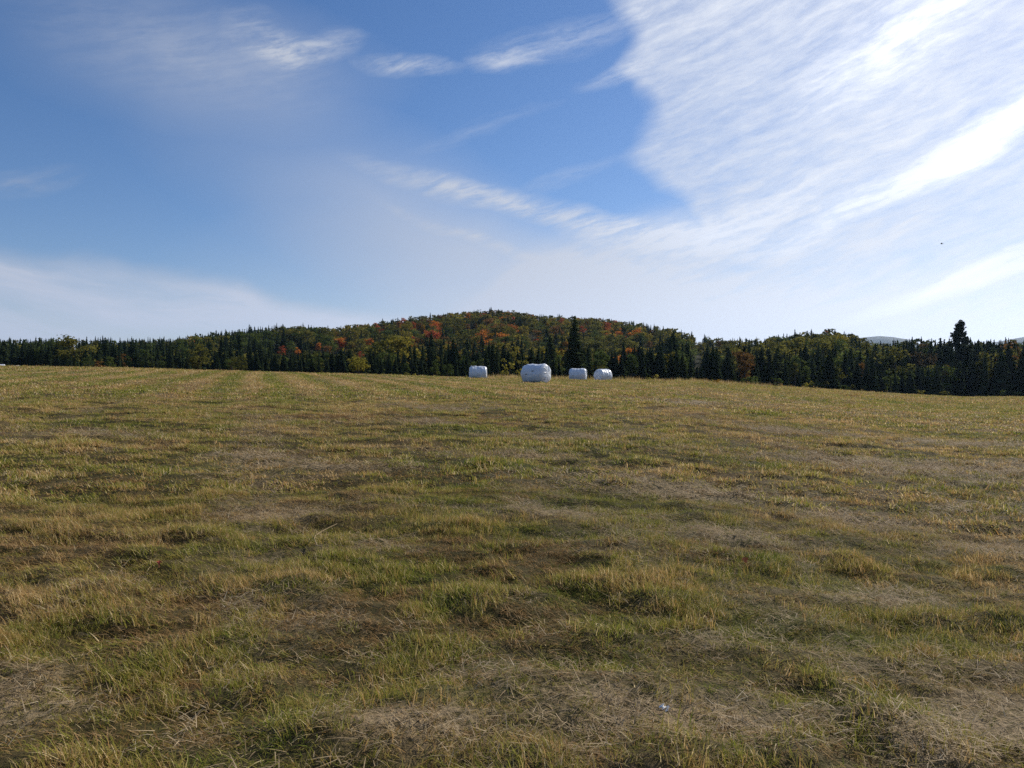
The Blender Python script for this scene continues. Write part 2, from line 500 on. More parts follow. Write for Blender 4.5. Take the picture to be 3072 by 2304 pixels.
def leaf_material(name, stops, transl=0.35, spread=0.35, attr=None):
    """stops: dark to light colours of this foliage; 'tone' varies from leaf clump to leaf clump"""
    m, T = new_mat(name)
    tone = T.n('ShaderNodeAttribute', attribute_name='tone').outputs['Fac']
    if attr:
        col = T.n('ShaderNodeAttribute', attribute_name=attr).outputs['Color']
        hsv = T.n('ShaderNodeHueSaturation', {'Color': col, 'Value': T.mapr(tone, 0, 1, 0.72, 1.30, False), 'Hue': T.mapr(tone, 0, 1, 0.488, 0.512, False)})
        col = hsv.outputs[0]
    else:
        inst = T.n('ShaderNodeObjectInfo').outputs['Random']
        f = T.m('ADD', T.m('MULTIPLY', tone, spread), T.m('MULTIPLY', inst, 1 - spread))
        col = T.ramp(f, [(i / (len(stops) - 1), c) for i, c in enumerate(stops)])
    dif = T.n('ShaderNodeBsdfPrincipled', {'Base Color': col, 'Roughness': 0.8, 'Specular IOR Level': 0.0})
    tr = T.n('ShaderNodeBsdfTranslucent', {'Color': col})
    ms = T.n('ShaderNodeMixShader', {0: transl, 1: dif.outputs[0], 2: tr.outputs[0]})
    return finish(m, T, ms.outputs[0])


def bark_material():
    m, T = new_mat('bark')
    pos = T.n('ShaderNodeTexCoord').outputs['Object']
    n1 = T.noise(T.mapping(pos, scl=(6, 6, 1.2)), 2.0, 4, 0.6).outputs[0]
    col = T.ramp(n1, [(0.3, (0.035, 0.027, 0.02)), (0.7, (0.10, 0.085, 0.07))])
    return finish(m, T, T.n('ShaderNodeBsdfPrincipled', {'Base Color': col, 'Roughness': 0.9}).outputs[0])


def film_material():
    m, T = new_mat('white_bale_film')
    pos = T.n('ShaderNodeTexCoord').outputs['Object']
    wv = T.noise(T.mapping(pos, scl=(6, 0.7, 0.7)), 1.6, 4, 0.6).outputs[0]
    fine = T.noise(pos, 9, 4, 0.6).outputs[0]
    col = T.ramp(fine, [(0.25, (0.60, 0.64, 0.70)), (0.6, (0.72, 0.76, 0.82))])
    dirt = T.m('MULTIPLY', T.mapr(T.noise(pos, 2.3, 5, 0.7).outputs[0], 0.60, 0.74), 0.35)
    col = T.mix(dirt, col, (0.34, 0.33, 0.30))
    bmp = T.n('ShaderNodeBump', {'Strength': 0.35, 'Distance': 0.03, 'Height': T.m('ADD', wv, T.m('MULTIPLY', fine, 0.4))})
    d = T.n('ShaderNodeBsdfPrincipled', {'Base Color': col, 'Roughness': 0.30, 'Specular IOR Level': 0.5, 'Normal': bmp.outputs[0]})
    return finish(m, T, d.outputs[0])


def plain_material(name, c, rough=0.7):
    m, T = new_mat(name)
    pos = T.n('ShaderNodeTexCoord').outputs['Object']
    n1 = T.noise(pos, 14, 3).outputs[0]
    col = T.mix(n1, tuple(v * 0.8 for v in c), tuple(min(v * 1.15, 0.9) for v in c))
    return finish(m, T, T.n('ShaderNodeBsdfPrincipled', {'Base Color': col, 'Roughness': rough}).outputs[0])


# clearing: behind the front trees, right of the bales
_d = ray(612, 361.5)
for _s in np.linspace(170, 420, 600):
    if EYE + _d[2] * _s < hill_z(_d[0] * _s, _d[1] * _s): break
CLEARING = (_d[0] * _s, _d[1] * _s, 9.0)


# ------------------------------------------------------------------ patches of litter and lush grass
def ellipses_field(x, y, items):
    """soft ground patches given as picture ellipses, laid on the field"""
    tot = np.zeros_like(x)
    for (a, b, rx, ry) in items:
        gx, gy = px_ground(a * K, b * K)
        dx = rx * K / F * gy
        y2 = px_ground(a * K, (b - ry) * K)[1]
        y1 = px_ground(a * K, min((b + ry) * K, 790))[1]
        dy = max((y2 - y1) / 2, 0.15)
        tot = np.maximum(tot, np.exp(-(((x - gx) / dx) ** 2 + ((y - gy) / dy) ** 2) * 1.1))
    return tot


STRAW = [(1500, 1560, 270, 60), (1330, 1530, 90, 40), (2160, 1560, 150, 80), (2000, 1640, 150, 40), (1930, 1008, 320, 14), (1120, 985, 140, 9), (1450, 868, 110, 6), (930, 915, 60, 5),
         (1500, 1058, 190, 18), (600, 1115, 100, 14), (60, 1500, 130, 60), (900, 1565, 180, 24), (1800, 1120, 130, 22), (1330, 1030, 150, 12), (800, 1180, 90, 12), (1900, 1290, 140, 14), (560, 985, 90, 9), (200, 940, 120, 6),
         (950, 880, 120, 5), (1300, 940, 140, 6), (700, 1010, 200, 8), (1750, 935, 150, 5), (2100, 960, 140, 6), (1600, 1160, 140, 14), (1150, 1110, 150, 12), (2120, 1190, 100, 12)]
RUSTY = [(900, 1330, 420, 90), (480, 1330, 240, 70), (650, 1470, 420, 60), (150, 1180, 180, 40), (1000, 1190, 260, 30), (1400, 1180, 260, 22), (700, 900, 160, 10), (1000, 905, 180, 8), (1100, 1040, 160, 12), (250, 1050, 180, 15), (1750, 1080, 160, 10), (1350, 1640, 160, 30), (1750, 1600, 160, 20), (300, 1580, 260, 40)]
GREEN = [(1170, 968, 130, 10), (1400, 1262, 170, 25), (1650, 1340, 190, 45), (1820, 1260, 160, 30), (1080, 1010, 80, 8), (1900, 1380, 200, 40), (640, 1250, 200, 25), (2080, 1230, 130, 25), (500, 1010, 150, 12), (1000, 1140, 130, 12), (950, 1500, 160, 30), (650, 1500, 100, 25)]


def straw_amount(x, y):
    q = row_q(x, y)
    p = x * math.sin(ROW_A) + y * math.cos(ROW_A)
    n = fbm(x * 0.35, y * 0.8, 71, 3)
    n2 = fbm(q * 0.5, p * 0.06, 73, 2)
    return np.clip(ellipses_field(x, y, STRAW) + sstep(0.62, 0.78, n) * 0.28 + sstep(0.62, 0.80, n2) * 0.28, 0, 1)


# ------------------------------------------------------------------ ground and hills
def polar_sheet(azs, rs, zf):
    A, R = np.meshgrid(azs, rs)
    x, y = R * np.sin(A), R * np.cos(A)
    z = zf(x, y)
    n, k = len(rs), len(azs)
    v = np.stack([x, y, z], -1).reshape(-1, 3)
    i = np.arange(n - 1)[:, None] * k + np.arange(k - 1)[None, :]
    f = np.stack([i, i + 1, i + k + 1, i + k], -1).reshape(-1, 4)[:, ::-1]
    return v, f


az_fine = np.linspace(-48, 48, 440)
az_all = np.concatenate([np.linspace(-180, -49, 46), az_fine, np.linspace(49, 180, 46)]) * D2R
r_all = np.concatenate([[0.05, 0.6, 1.2, 1.8], np.geomspace(2.2, 170, 420), np.geomspace(180, 4850, 28)])
v, f = polar_sheet(az_all, r_all, ground_z)
lit, grn = straw_amount(v[:, 0], v[:, 1]), ellipses_field(v[:, 0], v[:, 1], GREEN)
near = (np.hypot(v[:, 0], v[:, 1]) < 160).astype(float)
tag(obj('field', mesh('field', v, f, field_material(), True, {'litter': ('FLOAT', 'POINT', (lit * near).astype(np.float32)), 'lush': ('FLOAT', 'POINT', (grn * near).astype(np.float32))})), 'mown hay meadow rising gently to a low crest before the trees', kind='structure')

az_h = np.linspace(-86, 86, 230) * D2R
r_h = np.concatenate([np.linspace(112, 640, 100), np.geomspace(660, 1300, 16)])
v, f = polar_sheet(az_h, r_h, lambda x, y: np.where(y > front_Y(CX + F * x / np.maximum(y, 1)) - 3.5, hill_z(x, y) + 0.07, base_z(x, y) - 0.6))
tag(obj('hill', mesh('hill', v, f, forest_floor_material(), True)), 'wooded hill behind the hay field', kind='structure')


def mountain(pts, dist, depth, mat):
    """a far ridge: crest line from picture points, slopes falling away on both sides"""
    xs = np.linspace(pts[0][0], pts[-1][0], 60)
    ys = np.interp(xs, [p[0] for p in pts], [p[1] for p in pts])
    u = (xs - CX) / F
    rows, ks = [], np.linspace(-1, 1, 15)
    for k in ks:
        yy = dist + k * depth
        crest = EYE + (HZ - ys) / F * dist
        z = crest * (1 - abs(k) ** 1.3) - 12 * abs(k) + (fbm(u * 60, np.full_like(u, k * 3), 77, 3) - 0.5) * 40 * abs(k)
        rows.append(np.stack([u * dist, np.full_like(u, yy), z], -1))
    v = np.array(rows).reshape(-1, 3)
    n = len(xs)
    i = np.arange(len(ks) - 1)[:, None] * n + np.arange(n - 1)[None, :]
    f = np.stack([i, i + 1, i + n + 1, i + n], -1).reshape(-1, 4)
    return mesh('mountain', v, f, mat, True)


mt, TT = new_mat('far_forest')
npos = TT.n('ShaderNodeNewGeometry').outputs['Position']
finish(mt, TT, TT.n('ShaderNodeBsdfPrincipled', {'Base Color': TT.ramp(TT.noise(npos, 0.02, 5).outputs[0], [(0.3, (0.008, 0.014, 0.012)), (0.7, (0.018, 0.024, 0.018))]), 'Roughness': 0.95}).outputs[0])
tag(obj('mountain', mountain([(780, 380), (850, 339), (868, 337), (880, 336), (893, 337), (912, 340), (960, 380)], 4300, 560, mt)), 'blue far mountain showing between the trees', kind='structure')
tag(obj('mountain', mountain([(930, 380), (985, 344), (1004, 340.5), (1018, 338), (1030, 336), (1060, 335), (1130, 380)], 4000, 560, mt)), 'blue far ridge at the right edge', kind='structure')

# ------------------------------------------------------------------ haze
HAZE = 0.5e-4
if HAZE:
    x0, x1, y0, y1, z0, z1 = -4950, 4950, -4950, 4950, -60, 345
    v = [(x, y, z) for x in (x0, x1) for y in (y0, y1) for z in (z0, z1)]
    f = [(0, 1, 3, 2), (4, 6, 7, 5), (0, 4, 5, 1), (2, 3, 7, 6), (0, 2, 6, 4), (1, 5, 7, 3)]
    mh, T = new_mat('haze')
    vol = T.n('ShaderNodeVolumePrincipled', {'Color': (0.46, 0.68, 1.0, 1), 'Density': HAZE, 'Anisotropy': 0.5})
    o = T.n('ShaderNodeOutputMaterial')
    mh.node_tree.links.new(vol.outputs[0], o.inputs['Volume'])
    tag(obj('haze', mesh('haze', v, f, mh)), 'thin haze over the fields', kind='stuff')


# ------------------------------------------------------------------ trees
def tube(pts, rads, n=6):
    pts = np.asarray(pts, float)
    V, Fc = [], []
    for i, (p, r) in enumerate(zip(pts, rads)):
        d = pts[min(i + 1, len(pts) - 1)] - pts[max(i - 1, 0)]
        d = d / (np.linalg.norm(d) + 1e-9)
        a = np.cross(d, (0.31, 0.95, 0.07) if abs(d[2]) > 0.8 else (0, 0, 1.0))
        a /= np.linalg.norm(a)
        b = np.cross(d, a)
        for k in range(n):
            t = 2 * math.pi * k / n
            V.append(p + r * (math.cos(t) * a + math.sin(t) * b))
    for i in range(len(pts) - 1):
        for k in range(n):
            Fc.append((i * n + k, i * n + (k + 1) % n, (i + 1) * n + (k + 1) % n, (i + 1) * n + k))
    return V, Fc


def join(parts):
    V, Fc = [], []
    for v, f in parts:
        o = len(V)
        V += [tuple(q) for q in v]
        Fc += [tuple(i + o for i in g) for g in f]
    return V, Fc


def spruce_crown(rs, whorls=26, width=0.19, ragged=0.25, low=0.04, per=8):
    """unit-height spruce: drooping needle sprays in whorls; quads only"""
    V = []
    for i in range(whorls):
        zz = low + (1 - low) * ((i + rs.uniform(-0.3, 0.3)) / whorls)
        R = width * (1.02 - zz) ** 0.82 * (0.55 + 0.45 * min(1, zz / 0.10)) + 0.012
        nb = max(3, int(per * (1.15 - 0.6 * zz)))
        for k in range(nb):
            a = 2 * math.pi * (k + rs.uniform(-0.4, 0.4)) / nb + i * 2.4
            L = R * (1 + rs.uniform(-ragged, ragged))
            wd = L * rs.uniform(0.34, 0.52) + 0.006
            c, s = math.cos(a), math.sin(a)
            dz0, dz1 = -L * rs.uniform(0.05, 0.25), -L * rs.uniform(0.25, 0.55)
            # flat spray: hub, left, tip, right
            mid = 0.58 * L
            V += [(0, 0, zz + 0.012), (c * mid - s * wd, s * mid + c * wd, zz + dz0 - 0.008), (c * L, s * L, zz + dz1 + 0.012 * rs.random()), (c * mid + s * wd, s * mid - c * wd, zz + dz0 - 0.008)]
            # hanging twigs under the spray
            h = (0.010 + 0.05 * L / width * 0.5) * rs.uniform(0.6, 1.3)
            V += [(c * L * 0.25, s * L * 0.25, zz), (c * L * 0.95, s * L * 0.95, zz + dz1 * 0.85), (c * L * 0.80, s * L * 0.80, zz + dz1 - h), (c * L * 0.30, s * L * 0.30, zz + dz0 - h)]
    # the dense heart of the crown and its leader
    for k in range(5):
        a0, a1 = 2 * math.pi * k / 5, 2 * math.pi * (k + 1) / 5
        for z0, z1 in ((low, 0.35), (0.35, 0.7), (0.7, 0.985)):
            r0, r1 = width * 0.48 * (1.02 - z0) ** 0.9 + 0.004, width * 0.48 * (1.02 - z1) ** 0.9 + 0.003
            V += [(r0 * math.cos(a0), r0 * math.sin(a0), z0), (r0 * math.cos(a1), r0 * math.sin(a1), z0), (r1 * math.cos(a1), r1 * math.sin(a1), z1), (r1 * math.cos(a0), r1 * math.sin(a0), z1)]
    V = np.array(V)
    return V, np.arange(len(V)).reshape(-1, 4)


def leaf_quads(rs, pts, nrm, size):
    """one small bent leaf clump per point, facing loosely along nrm"""
    n = len(pts)
    d = nrm + rs.normal(0, 0.55, (n, 3))
    d /= np.linalg.norm(d, axis=1)[:, None] + 1e-9
    a = np.cross(d, rs.normal(0, 1, (n, 3)))
    a /= np.linalg.norm(a, axis=1)[:, None] + 1e-9
    b = np.cross(d, a)
    sz = (size * rs.uniform(0.6, 1.35, n))[:, None]
    k = rs.uniform(0.5, 0.9, n)[:, None]
    V = np.stack([pts - a * sz, pts - b * sz * k + d * sz * 0.25, pts + a * sz * 0.9, pts + b * sz * k + d * sz * 0.2], 1).reshape(-1, 3)
    return V, np.arange(4 * n).reshape(-1, 4)


def broad_crown(rs, lobes=16, per=52, size=0.030, wide=0.30, zc=0.62, zh=0.36, narrow=0.0, tip=None):
    """unit-height crown of many leaf clumps gathered in uneven lobes"""
    P, Nn, L = [], [], []
    cs = []
    for i in range(lobes):
        while True:
            q = rs.uniform(-1, 1, 3)
            if 0.25 < np.linalg.norm(q) < 0.95: break
        w = wide * (1 - narrow * max(0, q[2]) * 0.7)
        c = np.array([q[0] * w, q[1] * w, zc + q[2] * zh])
        cs.append(c)
        rr = rs.uniform(0.10, 0.17) * (wide / 0.30) ** 0.5
        dd = rs.normal(0, 1, (per, 3))
        dd /= np.linalg.norm(dd, axis=1)[:, None]
        dd[:, 2] = dd[:, 2] * 0.8 + 0.15
        rad = rr * rs.uniform(0.35, 1.12, per)[:, None]
        P.append(c + dd * rad * (1, 1, 0.8))
        Nn.append(dd + (0, 0, 0.3))
        L.append(np.full(per, rs.uniform(0, 1)))
    P, Nn, L = np.concatenate(P), np.concatenate(Nn), np.concatenate(L)
    P[:, 2] = np.clip(P[:, 2], 0.08, 1.0)
    V, Fc = leaf_quads(rs, P, Nn, size)
    return V, Fc, L, cs


def tone_of(rs, n, base=None):
    t = rs.uniform(0, 1, n) if base is None else np.clip(base * 0.55 + rs.uniform(0, 0.45, n), 0, 1)
    return ('FLOAT', 'FACE', t.astype(np.float32))


M_bark = bark_material()
M_spruce = leaf_material('spruce_needles', [(0.016, 0.028, 0.014), (0.034, 0.050, 0.022), (0.060, 0.076, 0.032)], 0.25)
M_pine = leaf_material('pine_needles', [(0.022, 0.032, 0.018), (0.048, 0.060, 0.032)], 0.25)
PAL = {
    'green': [(0.045, 0.066, 0.018), (0.078, 0.105, 0.026), (0.112, 0.140, 0.034)],
    'olive': [(0.080, 0.084, 0.020), (0.135, 0.130, 0.028), (0.19, 0.172, 0.038)],
    'straw': [(0.16, 0.145, 0.026), (0.27, 0.24, 0.042), (0.38, 0.34, 0.06)],
    'yellow': [(0.13, 0.115, 0.020), (0.22, 0.185, 0.030), (0.32, 0.26, 0.042)],
    'orange': [(0.30, 0.110, 0.024), (0.50, 0.185, 0.036), (0.66, 0.27, 0.05)],
    'red': [(0.22, 0.050, 0.022), (0.36, 0.088, 0.034), (0.50, 0.14, 0.05)],
    'rust': [(0.11, 0.062, 0.020), (0.18, 0.095, 0.030), (0.26, 0.135, 0.040)],
    'brown': [(0.060, 0.044, 0.022), (0.100, 0.072, 0.034), (0.140, 0.100, 0.045)],
    'gold': [(0.20, 0.12, 0.015), (0.32, 0.19, 0.02), (0.42, 0.26, 0.03)],
}
M_leaf = {k: leaf_material(k + '_leaves', s, 0.46) for k, s in PAL.items()}

SPRUCE, BROAD = [], []
for i in range(9):
    rs = np.random.default_rng(100 + i)
    vv, ff = spruce_crown(rs, whorls=int(rs.integers(22, 32)), width=rs.uniform(0.15, 0.23), ragged=rs.uniform(0.2, 0.42))
    cm = mesh('spruce_crown', vv, ff, None, attrs={'tone': tone_of(rs, len(ff))})
    cm.materials.append(M_spruce)
    v, f = tube([(0, 0, -0.03), (0.004, 0, 0.3), (0, 0.003, 0.7), (0, 0, 0.98)], [0.016, 0.012, 0.006, 0.0015])
    SPRUCE.append((mesh('spruce_trunk', v, f, M_bark, True), cm))
for i in range(9):
    rs = np.random.default_rng(300 + i)
    if i < 6:
        V, Fc, L, cs = broad_crown(rs, lobes=int(rs.integers(15, 22)), per=56, size=0.026, wide=rs.uniform(0.22, 0.32), zc=0.56, zh=0.40, narrow=rs.uniform(0, 0.6))
    else:
        V, Fc, L, cs = broad_crown(rs, lobes=int(rs.integers(14, 18)), per=52, size=0.026, wide=rs.uniform(0.15, 0.19), zc=0.58, zh=0.36, narrow=0.7)
    cm = mesh('broadleaf_crown', V, Fc, None, attrs={'tone': tone_of(rs, len(Fc), L)})
    cm.materials.append(M_leaf['green'])
    top = (rs.uniform(-.03, .03), rs.uniform(-.03, .03), 0.75)
    parts = [tube([(0, 0, -0.03), (0.008, 0, 0.2), (top[0] * .6, top[1] * .6, 0.5), top], [0.024, 0.018, 0.011, 0.004])]
    for c in cs[:9]:
        z0 = max(0.2, c[2] - 0.28)
        parts.append(tube([(0, 0, z0), (c[0] * 0.5, c[1] * 0.5, (z0 + c[2]) / 2 + 0.02), tuple(c)], [0.009, 0.006, 0.002], 4))
    v, f = join(parts)
    BROAD.append((mesh('broadleaf_trunk', v, f, M_bark, True), cm))


def tree_top_fn(px):
    return np.interp(px, [0, 100, 200, 260, 300, 400, 500, 560, 600, 640, 700, 760, 850, 860, 900, 950, 990, 1024], [345, 348, 350, 352, 353, 354, 351, 351, 351, 349, 347, 350, 353, 354, 349, 342, 341, 342])


# every tree of the wood: dict(x, y, h, kind, colour, front, w)
TREES = []


def put(px, Y, h, kind, colour, front, w=1.0, **kw):
    x = (px - CX) / F * Y
    z = float(hill_z(x, Y))
    TREES.append(dict(x=x, y=Y, z=z, h=h, kind=kind, colour=colour, front=front, w=w, **kw))


def put_top(px, ytop, Y, kind, colour, w=1.0, **kw):
    """a tree whose top stands at a picture row, rooted at depth Y"""
    x = (px - CX) / F * Y
    z = float(hill_z(x, Y))
    zt = EYE + (HZ - ytop) / F * Y
    TREES.append(dict(x=x, y=Y, z=z, h=max(zt - z, 1.0), kind=kind, colour=colour, front=True, w=w, **kw))


def put_hill(px, ymid, h, kind, colour, w=1.0, **kw):
    """a tree whose crown's middle shows at a picture point of the slope"""
    d = ray(px, ymid)
    s = 170
    for s in np.linspace(170, 620, 900):
        if EYE + d[2] * s < float(hill_z(d[0] * s, d[1] * s)) + h * 0.62: break
    x, y = d[0] * s, d[1] * s
    TREES.append(dict(x=x, y=y, z=float(hill_z(x, y)), h=h, kind=kind, colour=colour, front=False, w=w, **kw))


# hero trees
HERO = [
    ('t', 75, 334, 212, 'broad', 'olive', 1.5, 'big round yellow-olive tree rising above the dark tree line at left'),
    ('t', 197, 342, 176, 'broad', 'olive', 1.45, 'big round olive-green tree in the dark tree line left of the hill'),
    ('t', 240, 353, 170, 'broad', 'olive', 1.2, 'smaller rounded olive tree just right of the big olive one'),
    ('t', 574, 315, 122, 'spruce', None, 1.3, 'tallest spruce standing alone above the tree line behind the white bales'),
    ('t', 960, 322, 158, 'pine', None, 1.0, 'tall ragged pine rising above the skyline at the far right'),
    ('t', 745, 354.5, 140, 'broad', 'rust', 0.65, 'small reddish tree low among dark spruces right of the bales'),
    ('t', 895, 344, 160, 'broad', 'olive', 1.25, 'round brownish olive tree left of the tall ragged pine'),
    ('t', 920, 340, 175, 'broad', 'brown', 1.15, 'dull brown rounded tree right beside the brownish olive one'),
]
for _, px, yt, Y, kind, colour, w, lab in HERO:
    put_top(px, yt, Y, kind, colour, w, label=lab)
for px, ym, h, colour, lab in [
    (318, 347, 7.5, 'orange', 'bright orange-red maple low on the hill above dark spruces, largest left of the bush'),
    (328, 349, 6.5, 'rust', 'reddish brown maple touching the right side of the bright orange-red one'),
    (282, 351, 6.5, 'red', 'dark red maple low at the left foot of the hill'),
    (297, 351, 6.0, 'orange', 'narrow orange maple right of the dark red one at the hill foot'),
    (342, 345, 7.0, 'red', 'red-orange maple above the yellow bush at the field edge'),
    (353, 347, 6.0, 'rust', 'small rusty maple right of the red-orange one above the bush'),
    (368, 342, 7.5, 'orange', 'orange maple halfway up the left slope right of the bush'),
    (360, 356, 5.5, 'red', 'low red maple just behind the yellow bush'),
    (381, 332, 7.0, 'red', 'red maple high on the left slope near the skyline'),
    (337, 334, 6.5, 'rust', 'dull orange maple at the left skyline of the hill'),
    (414, 326, 7.0, 'red', 'crimson maple high on the hill left of its top'),
    (413, 340, 6.5, 'red', 'crimson maple straight below the upper crimson one'),
    (423, 329, 8.0, 'gold', 'golden maple beside the upper crimson maple'),
    (469, 317, 8.0, 'orange', 'orange maple at the very top of the hill'),
    (475, 327, 7.5, 'rust', 'brown-orange maple just below the orange one on the hilltop'),
    (398, 325, 7.0, 'rust', 'orange-brown maple on the left shoulder of the hilltop'),
    (429, 321, 7.0, 'rust', 'dull red-brown maple near the skyline left of the hilltop'),
    (346, 338, 7.0, 'rust', 'brownish maple in the middle of the left slope'),
    (467, 327, 7.0, 'rust', 'red-brown maple left of the brown-orange one under the hilltop'),
    (521, 332, 6.5, 'rust', 'red-brown maple upslope from the biggest bale'),
    (538, 334, 7.5, 'rust', 'tall red-brown maple up the slope left of the tallest spruce'),
    (562, 322, 7.5, 'red', 'red maple near the skyline just left of the tallest spruce'),
    (582, 330, 7.0, 'red', 'orange-red maple just right of the tallest spruce'),
    (606, 329, 7.5, 'orange', 'orange maple on the right shoulder above the clearing'),
    (620, 333, 7.0, 'orange', 'bright orange maple on the right flank, left of the golden one'),
    (629, 334, 7.0, 'gold', 'golden orange maple on the right flank of the hill'),
    (652, 334, 7.0, 'rust', 'orange-brown maple where the right flank falls away'),
    (650, 345, 6.0, 'rust', 'dull red maple low under the right flank'),
    (698, 337, 6.5, 'orange', 'orange-brown round tree at the foot of the right flank skyline'),
    (720, 344, 7.0, 'rust', 'rusty tree in the dip between the hill and the right-hand wood'),
    (457, 335, 8.0, 'yellow', 'yellow tree in the middle of the hill face'),
    (490, 338, 8.0, 'gold', 'yellow-brown tree in the middle of the hill above the leftmost large bale'),
    (609.5, 350, 6.0, 'straw', 'round pale yellow-green tree above the little clearing right of the bales'),
    (531, 345, 7.5, 'olive', 'tall olive-green tree low on the hill above the biggest bale'),
    (547, 324, 7.5, 'gold', 'yellow-brown tree near the skyline left of the tallest spruce'),
]:
    put_hill(px, ym, h, 'maple' if colour in ('orange', 'red', 'rust') else 'broad', colour, 1.1, label=lab)

# the front rows along the field edge
for row in range(8):
    px = -90.0
    while px < 1120:
        Y = float(front_Y(px)) + row * rng.uniform(4.5, 6.0) + rng.uniform(-2, 2)
        step = rng.uniform(1.6, 3.4) / Y * F * (1.0 if row < 4 else 1.25)
        px += step
        ytop = float(tree_top_fn(px)) + rng.normal(0, 5.2) + (5, 3, 1, 0, -1, -2, -3, -4)[row]
        gap = abs(px - 612) < 9 and row < 4          # view through to the clearing
        if gap: continue
        if row == 0 and rng.random() < 0.35: continue
        pb = (0.055 if px > 330 else 0.03) + 0.20 * float(vnoise(np.array([px * 0.02]), np.array([row * 3.7]), 55)[0])
        if px < 60: pb *= 0.5
        if px > 760: pb += 0.10
        if rng.random() < pb and row > 0:
            put_top(px, ytop + 4, Y, 'broad', rng.choice(['green', 'olive', 'green', 'rust', 'yellow'], p=[.40, .33, .12, .10, .05]), rng.uniform(0.9, 1.3))
        else:
            put_top(px, ytop, Y, 'spruce', None, rng.uniform(0.65, 1.45))

# the hillside, jittered grid in polar rings
hr = 165.0
while hr < 640:
    sp = 6.6 + 0.0025 * (hr - 165)
    n_az = int(2 * 47 * D2R * hr / sp)
    for k in range(n_az):
        a = -47 * D2R + (k + rng.uniform(-0.45, 0.45)) * sp / hr
        r = hr + rng.uniform(-0.45, 0.45) * sp
        x, y = r * math.sin(a), r * math.cos(a)
        px = CX + F * math.tan(a)
        rcrest = float(np.interp(px, HX, HR))
        if r > rcrest + 22 or y < front_Y(px) + 30: continue
        if math.hypot(x - CLEARING[0], y - CLEARING[1]) < CLEARING[2] or (abs(px - 612) < 7 and y < CLEARING[1] and y > CLEARING[1] - 60): continue
        rfoot = float(np.interp(px, [0, 300, 480, 700, 850, 1024], [285, 270, 255, 235, 190, 185]))
        s = (r - rfoot) / (rcrest - rfoot)
        n1 = float(vnoise(np.array([x * 0.03]), np.array([y * 0.03]), 61)[0])
        n2 = float(vnoise(np.array([x * 0.055]), np.array([y * 0.055]), 63)[0])
        pc = 0.25 + 0.45 * (n1 - 0.35)
        if s > 0.93: pc += 0.40
        if px < 330: pc += 0.15 + (0.35 if s > 0.9 else 0)
        if 330 < px < 640: pc -= 0.08 + (0.06 if s > 0.3 else 0)
        if px > 640: pc += 0.12 - (0.22 if 765 < px < 905 else 0)
        if px > 930 or px < 170: pc += 0.35
        if s < 0.12 and px < 760: pc += 0.45
        elif s < 0.35: pc += 0.18
        if rng.random() < pc:
            TREES.append(dict(x=x, y=y, z=float(hill_z(x, y)), h=rng.uniform(7.0, 11.0) * (1.25 if rng.random() < 0.25 and s < 0.8 else 1.0) * (0.75 if s > 0.85 else 1.0), kind='spruce', colour=None, front=False, w=rng.uniform(0.75, 1.1)))
        else:
            if 330 < px < 650:
                p = [.21, .31, .17, .05, .02, .24]
            elif px >= 650:
                p = [.30, .50, .12, .01, .005, .065]
            else:
                p = [.60, .30, .03, .01, .01, .05]
            c = ['green', 'olive', 'yellow', 'orange', 'red', 'rust'][int(np.searchsorted(np.cumsum(p), min(rng.random() * 0.999 * 0.6 + n2 * 0.4, 0.999)))]
            hh = rng.uniform(8.0, 12.5)
            TREES.append(dict(x=x, y=y, z=float(hill_z(x, y)), h=hh, kind='maple' if c in ('orange', 'red', 'rust') else 'broad', colour=c, front=False, w=rng.uniform(1.0, 1.45) * (0.92 if s > 0.8 else 1.0)))
    hr += sp * 0.95

# a closed belt along the crest, so that no sky shows under the skyline
px = -60.0
while px < 1090:
    px += rng.uniform(1.6, 3.6)
    a = math.atan((px - CX) / F)
    r = float(np.interp(px, HX, HR)) - 6 + rng.uniform(-14, 10)
    x, y = r * math.sin(a), r * math.cos(a)
    con = 0.9 if (px < 330 or 600 < px < 770 or px > 905) else 0.40
    if rng.random() < con:
        TREES.append(dict(x=x, y=y, z=float(hill_z(x, y)), h=rng.uniform(4.8, 8.0) * (1.2 if rng.random() < 0.12 else 1), kind='spruce', colour=None, front=False, w=rng.uniform(0.9, 1.4)))
    else:
        TREES.append(dict(x=x, y=y, z=float(hill_z(x, y)), h=rng.uniform(6.5, 10.5), kind='broad', colour=rng.choice(['green', 'olive', 'yellow'], p=[.5, .38, .12]), front=False, w=rng.uniform(1.0, 1.4)))

# coloured trees seen in the photograph stay visible: whatever stands before them is kept below them
for t in TREES:
    if 'label' in t:
        t['hpx'], t['hy'] = (float(q) for q in to_px(t['x'], t['y'], t['z'] + t['h'] * (0.50 if t['kind'] != 'spruce' else 0.3)))
heroes = [t for t in TREES if 'label' in t]
for t in TREES:
    if t['kind'] == 'pine' or (t['kind'] == 'spruce' and 'label' in t) or t.get('hpx', 500) < 100: continue
    tx, ty = (float(q) for q in to_px(t['x'], t['y'], t['z'] + t['h']))
    lim = float(np.interp(tx, SX, SY)) + (rng.normal(-0.8, 2.2) - (2.5 if rng.random() < 0.06 else 0) if t['kind'] == 'spruce' else rng.uniform(-2.6, 2.4))
    if tx > 905 or tx < 60: lim -= 1.0
    if ty < lim: t['h'] -= (lim - ty) / F * t['y']
TREES = [t for t in TREES if t['h'] > 2.6 or 'label' in t]
kept = []
